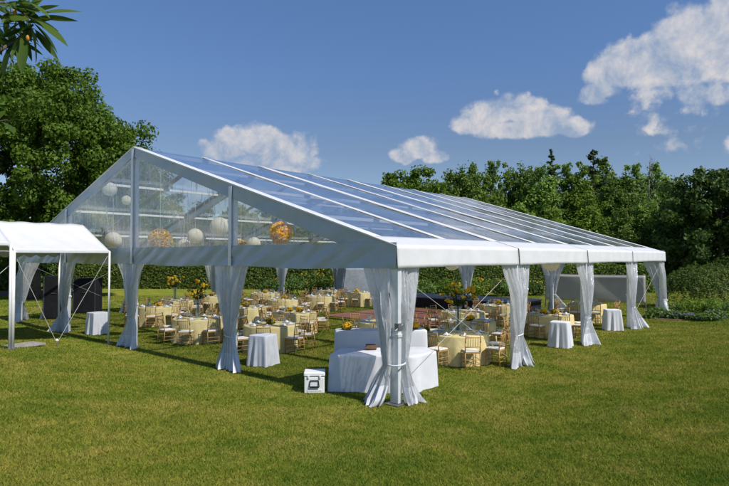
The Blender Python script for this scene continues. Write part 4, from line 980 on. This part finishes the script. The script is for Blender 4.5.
def mth(op, a, b_=None, clamp=False):
    n = nd(nt, 'ShaderNodeMath', operation=op); n.use_clamp = clamp
    for i, v in enumerate((a, b_)):
        if v is None: continue
        if isinstance(v, (int, float)): n.inputs[i].default_value = v
        else: lk.new(v, n.inputs[i])
    return n.outputs[0]
def cdir(px, py):
    v = Vector((FW[0], FW[1], 0)) + Vector((RT[0], RT[1], 0)) * ((px - 364.5) / FOC) + Vector((0, 0, (HZ - py) / FOC)); return v
def vdot(vec):
    n = nd(nt, 'ShaderNodeVectorMath', operation='DOT_PRODUCT'); n.inputs[1].default_value = vec; lk.new(tc.outputs['Generated'], n.inputs[0]); return n.outputs['Value']
# puffs (azimuth and elevation bearings, half width, half height): cumulus drifting low over the wood
puffs = [(618, 74, 30, 24, 1), (640, 56, 30, 26, 1), (668, 46, 34, 30, 1), (700, 38, 36, 34, 1), (735, 30, 44, 36, 1), (722, 62, 56, 32, 1), (668, 74, 54, 20, .9), (606, 90, 20, 14, .8), (600, 100, 14, 8, .6),
         (478, 124, 28, 18, 1), (500, 112, 28, 21, 1), (525, 112, 30, 20, 1), (548, 118, 28, 18, 1), (572, 128, 22, 14, 1), (520, 130, 60, 14, .9),
         (418, 150, 24, 15, 1), (402, 156, 18, 11, .9), (436, 157, 18, 11, .9), (262, 142, 30, 24, 1), (238, 144, 26, 20, 1), (222, 152, 24, 16, .9), (290, 150, 28, 22, 1), (270, 166, 60, 16, .9),
         (668, 131, 34, 9, .22), (715, 142, 40, 10, .16), (690, 112, 60, 16, .2), (690, 66, 66, 34, .9), (700, 92, 60, 20, .5), (800, 60, 40, 40, .9), (-60, 120, 50, 24, .8), (900, 120, 80, 24, .8)]
dens = None; hgt = None
for (px, py, hw, hh, st_) in puffs:
    c0 = cdir(px, py); ln = c0.length; c0 = c0 / ln; u = Vector((RT[0], RT[1], 0)); u = (u - c0 * u.dot(c0)).normalized(); v = u.cross(c0).normalized()
    if v.z < 0: v = -v
    a = mth('MULTIPLY', vdot(u), FOC * ln / (hw * ln)); b_ = mth('MULTIPLY', vdot(v), FOC / hh)
    bneg = mth('MULTIPLY', mth('MINIMUM', b_, 0.), 1.1); 
    r2 = mth('ADD', mth('MULTIPLY', a, a), mth('ADD', mth('MULTIPLY', b_, b_), mth('MULTIPLY', bneg, bneg)))
    fr = mth('GREATER_THAN', vdot(c0), .2)
    q = mth('MULTIPLY', mth('MULTIPLY', mth('SUBTRACT', 1.0, mth('SQRT', r2)), st_), fr)
    q = mth('ADD', q, mth('MULTIPLY', mth('SUBTRACT', fr, 1.0), 5.0))
    dens = q if dens is None else mth('MAXIMUM', dens, q)
wv = nd(nt, 'ShaderNodeVectorMath', operation='MULTIPLY_ADD'); wv.inputs[1].default_value = (.035, .035, .035); lk.new(nz2.outputs['Color'], wv.inputs[0]); lk.new(tc.outputs['Generated'], wv.inputs[2])
def billow(vec, sc):
    v = nd(nt, 'ShaderNodeTexVoronoi', Scale=sc, feature='SMOOTH_F1'); v.inputs['Smoothness'].default_value = .35; lk.new(vec, v.inputs['Vector']); return v.outputs['Distance']
bl = mth('ADD', mth('MULTIPLY', mth('SUBTRACT', .50, billow(wv.outputs[0], 24.)), .80), mth('MULTIPLY', mth('SUBTRACT', .50, billow(wv.outputs[0], 58.)), .34))
dd = mth('ADD', mth('MULTIPLY', dens, 1.35), mth('ADD', mth('MULTIPLY', mth('SUBTRACT', nz.outputs['Fac'], .5), .55), bl))
mr = nd(nt, 'ShaderNodeMapRange', interpolation_type='SMOOTHSTEP'); mr.inputs['From Min'].default_value = .06; mr.inputs['From Max'].default_value = .5; lk.new(dd, mr.inputs['Value'])
cov = mth('MULTIPLY', mr.outputs[0], .86)
off = nd(nt, 'ShaderNodeVectorMath', operation='ADD'); off.inputs[1].default_value = (RT[0] * .012, RT[1] * .012, .020); lk.new(tc.outputs['Generated'], off.inputs[0])
nzb = nd(nt, 'ShaderNodeTexNoise', Scale=17.0, Detail=9.0, Roughness=.62, Distortion=.25); lk.new(off.outputs[0], nzb.inputs['Vector'])
rel = mth('ADD', mth('MULTIPLY', mth('SUBTRACT', nz.outputs['Fac'], nzb.outputs['Fac']), 1.9), .5)  # offset noise difference, paints sunlit edges and self-shading into the cloud colour
ccol = ramp(nt, rel, [(.22, (2.0, 2.55, 3.5)), (.5, (3.3, 3.5, 3.95)), (.8, (4.7, 4.45, 4.4))])
sx = nd(nt, 'ShaderNodeSeparateXYZ'); lk.new(tc.outputs['Generated'], sx.inputs[0])
tint = ramp(nt, sx.outputs['Z'], [(0.0, (.66, .60, .575)), (.188, (.665, .625, .60)), (.317, (.70, .78, .86)), (.46, (.76, .90, 1.0))])
hsv = nd(nt, 'ShaderNodeMixRGB', blend_type='MULTIPLY', Fac=1.0); lk.new(sky.outputs[0], hsv.inputs[1]); lk.new(tint, hsv.inputs[2])
mix = nd(nt, 'ShaderNodeMixRGB'); lk.new(cov, mix.inputs[0]); lk.new(hsv.outputs[0], mix.inputs[1]); lk.new(ccol, mix.inputs[2])
bg = nd(nt, 'ShaderNodeBackground', Strength=.12); lk.new(mix.outputs[0], bg.inputs[0]); lk.new(bg.outputs[0], out.inputs[0])

sl = bpy.data.lights.new('sun', 'SUN'); sl.energy = 3.7; sl.angle = math.radians(.53); sl.color = (1, .95, .86)
so = bpy.data.objects.new('sun', sl); COL.objects.link(so); so.location = (20, -40, 50); so.rotation_euler = sd.to_track_quat('Z', 'Y').to_euler()

cd = bpy.data.cameras.new('camera'); cam = bpy.data.objects.new('camera', cd); COL.objects.link(cam)
cd.sensor_width = 36; cd.lens = 36 * FOC / 729; cd.clip_start = .05; cd.clip_end = 2000
cam.location = CAM; cam.rotation_euler = (PI / 2 + math.atan((HZ - 243) / FOC), 0, YAW - PI / 2)
SC.camera = cam
vs = SC.view_settings; vs.view_transform = 'Standard'; vs.look = 'None'; vs.exposure = .38; vs.gamma = 1; vs.use_curve_mapping = False
SC.render.engine = 'CYCLES'
cy = SC.cycles; cy.max_bounces = 12; cy.transparent_max_bounces = 40; cy.diffuse_bounces = 4; cy.glossy_bounces = 4; cy.transmission_bounces = 6; cy.sample_clamp_indirect = 6
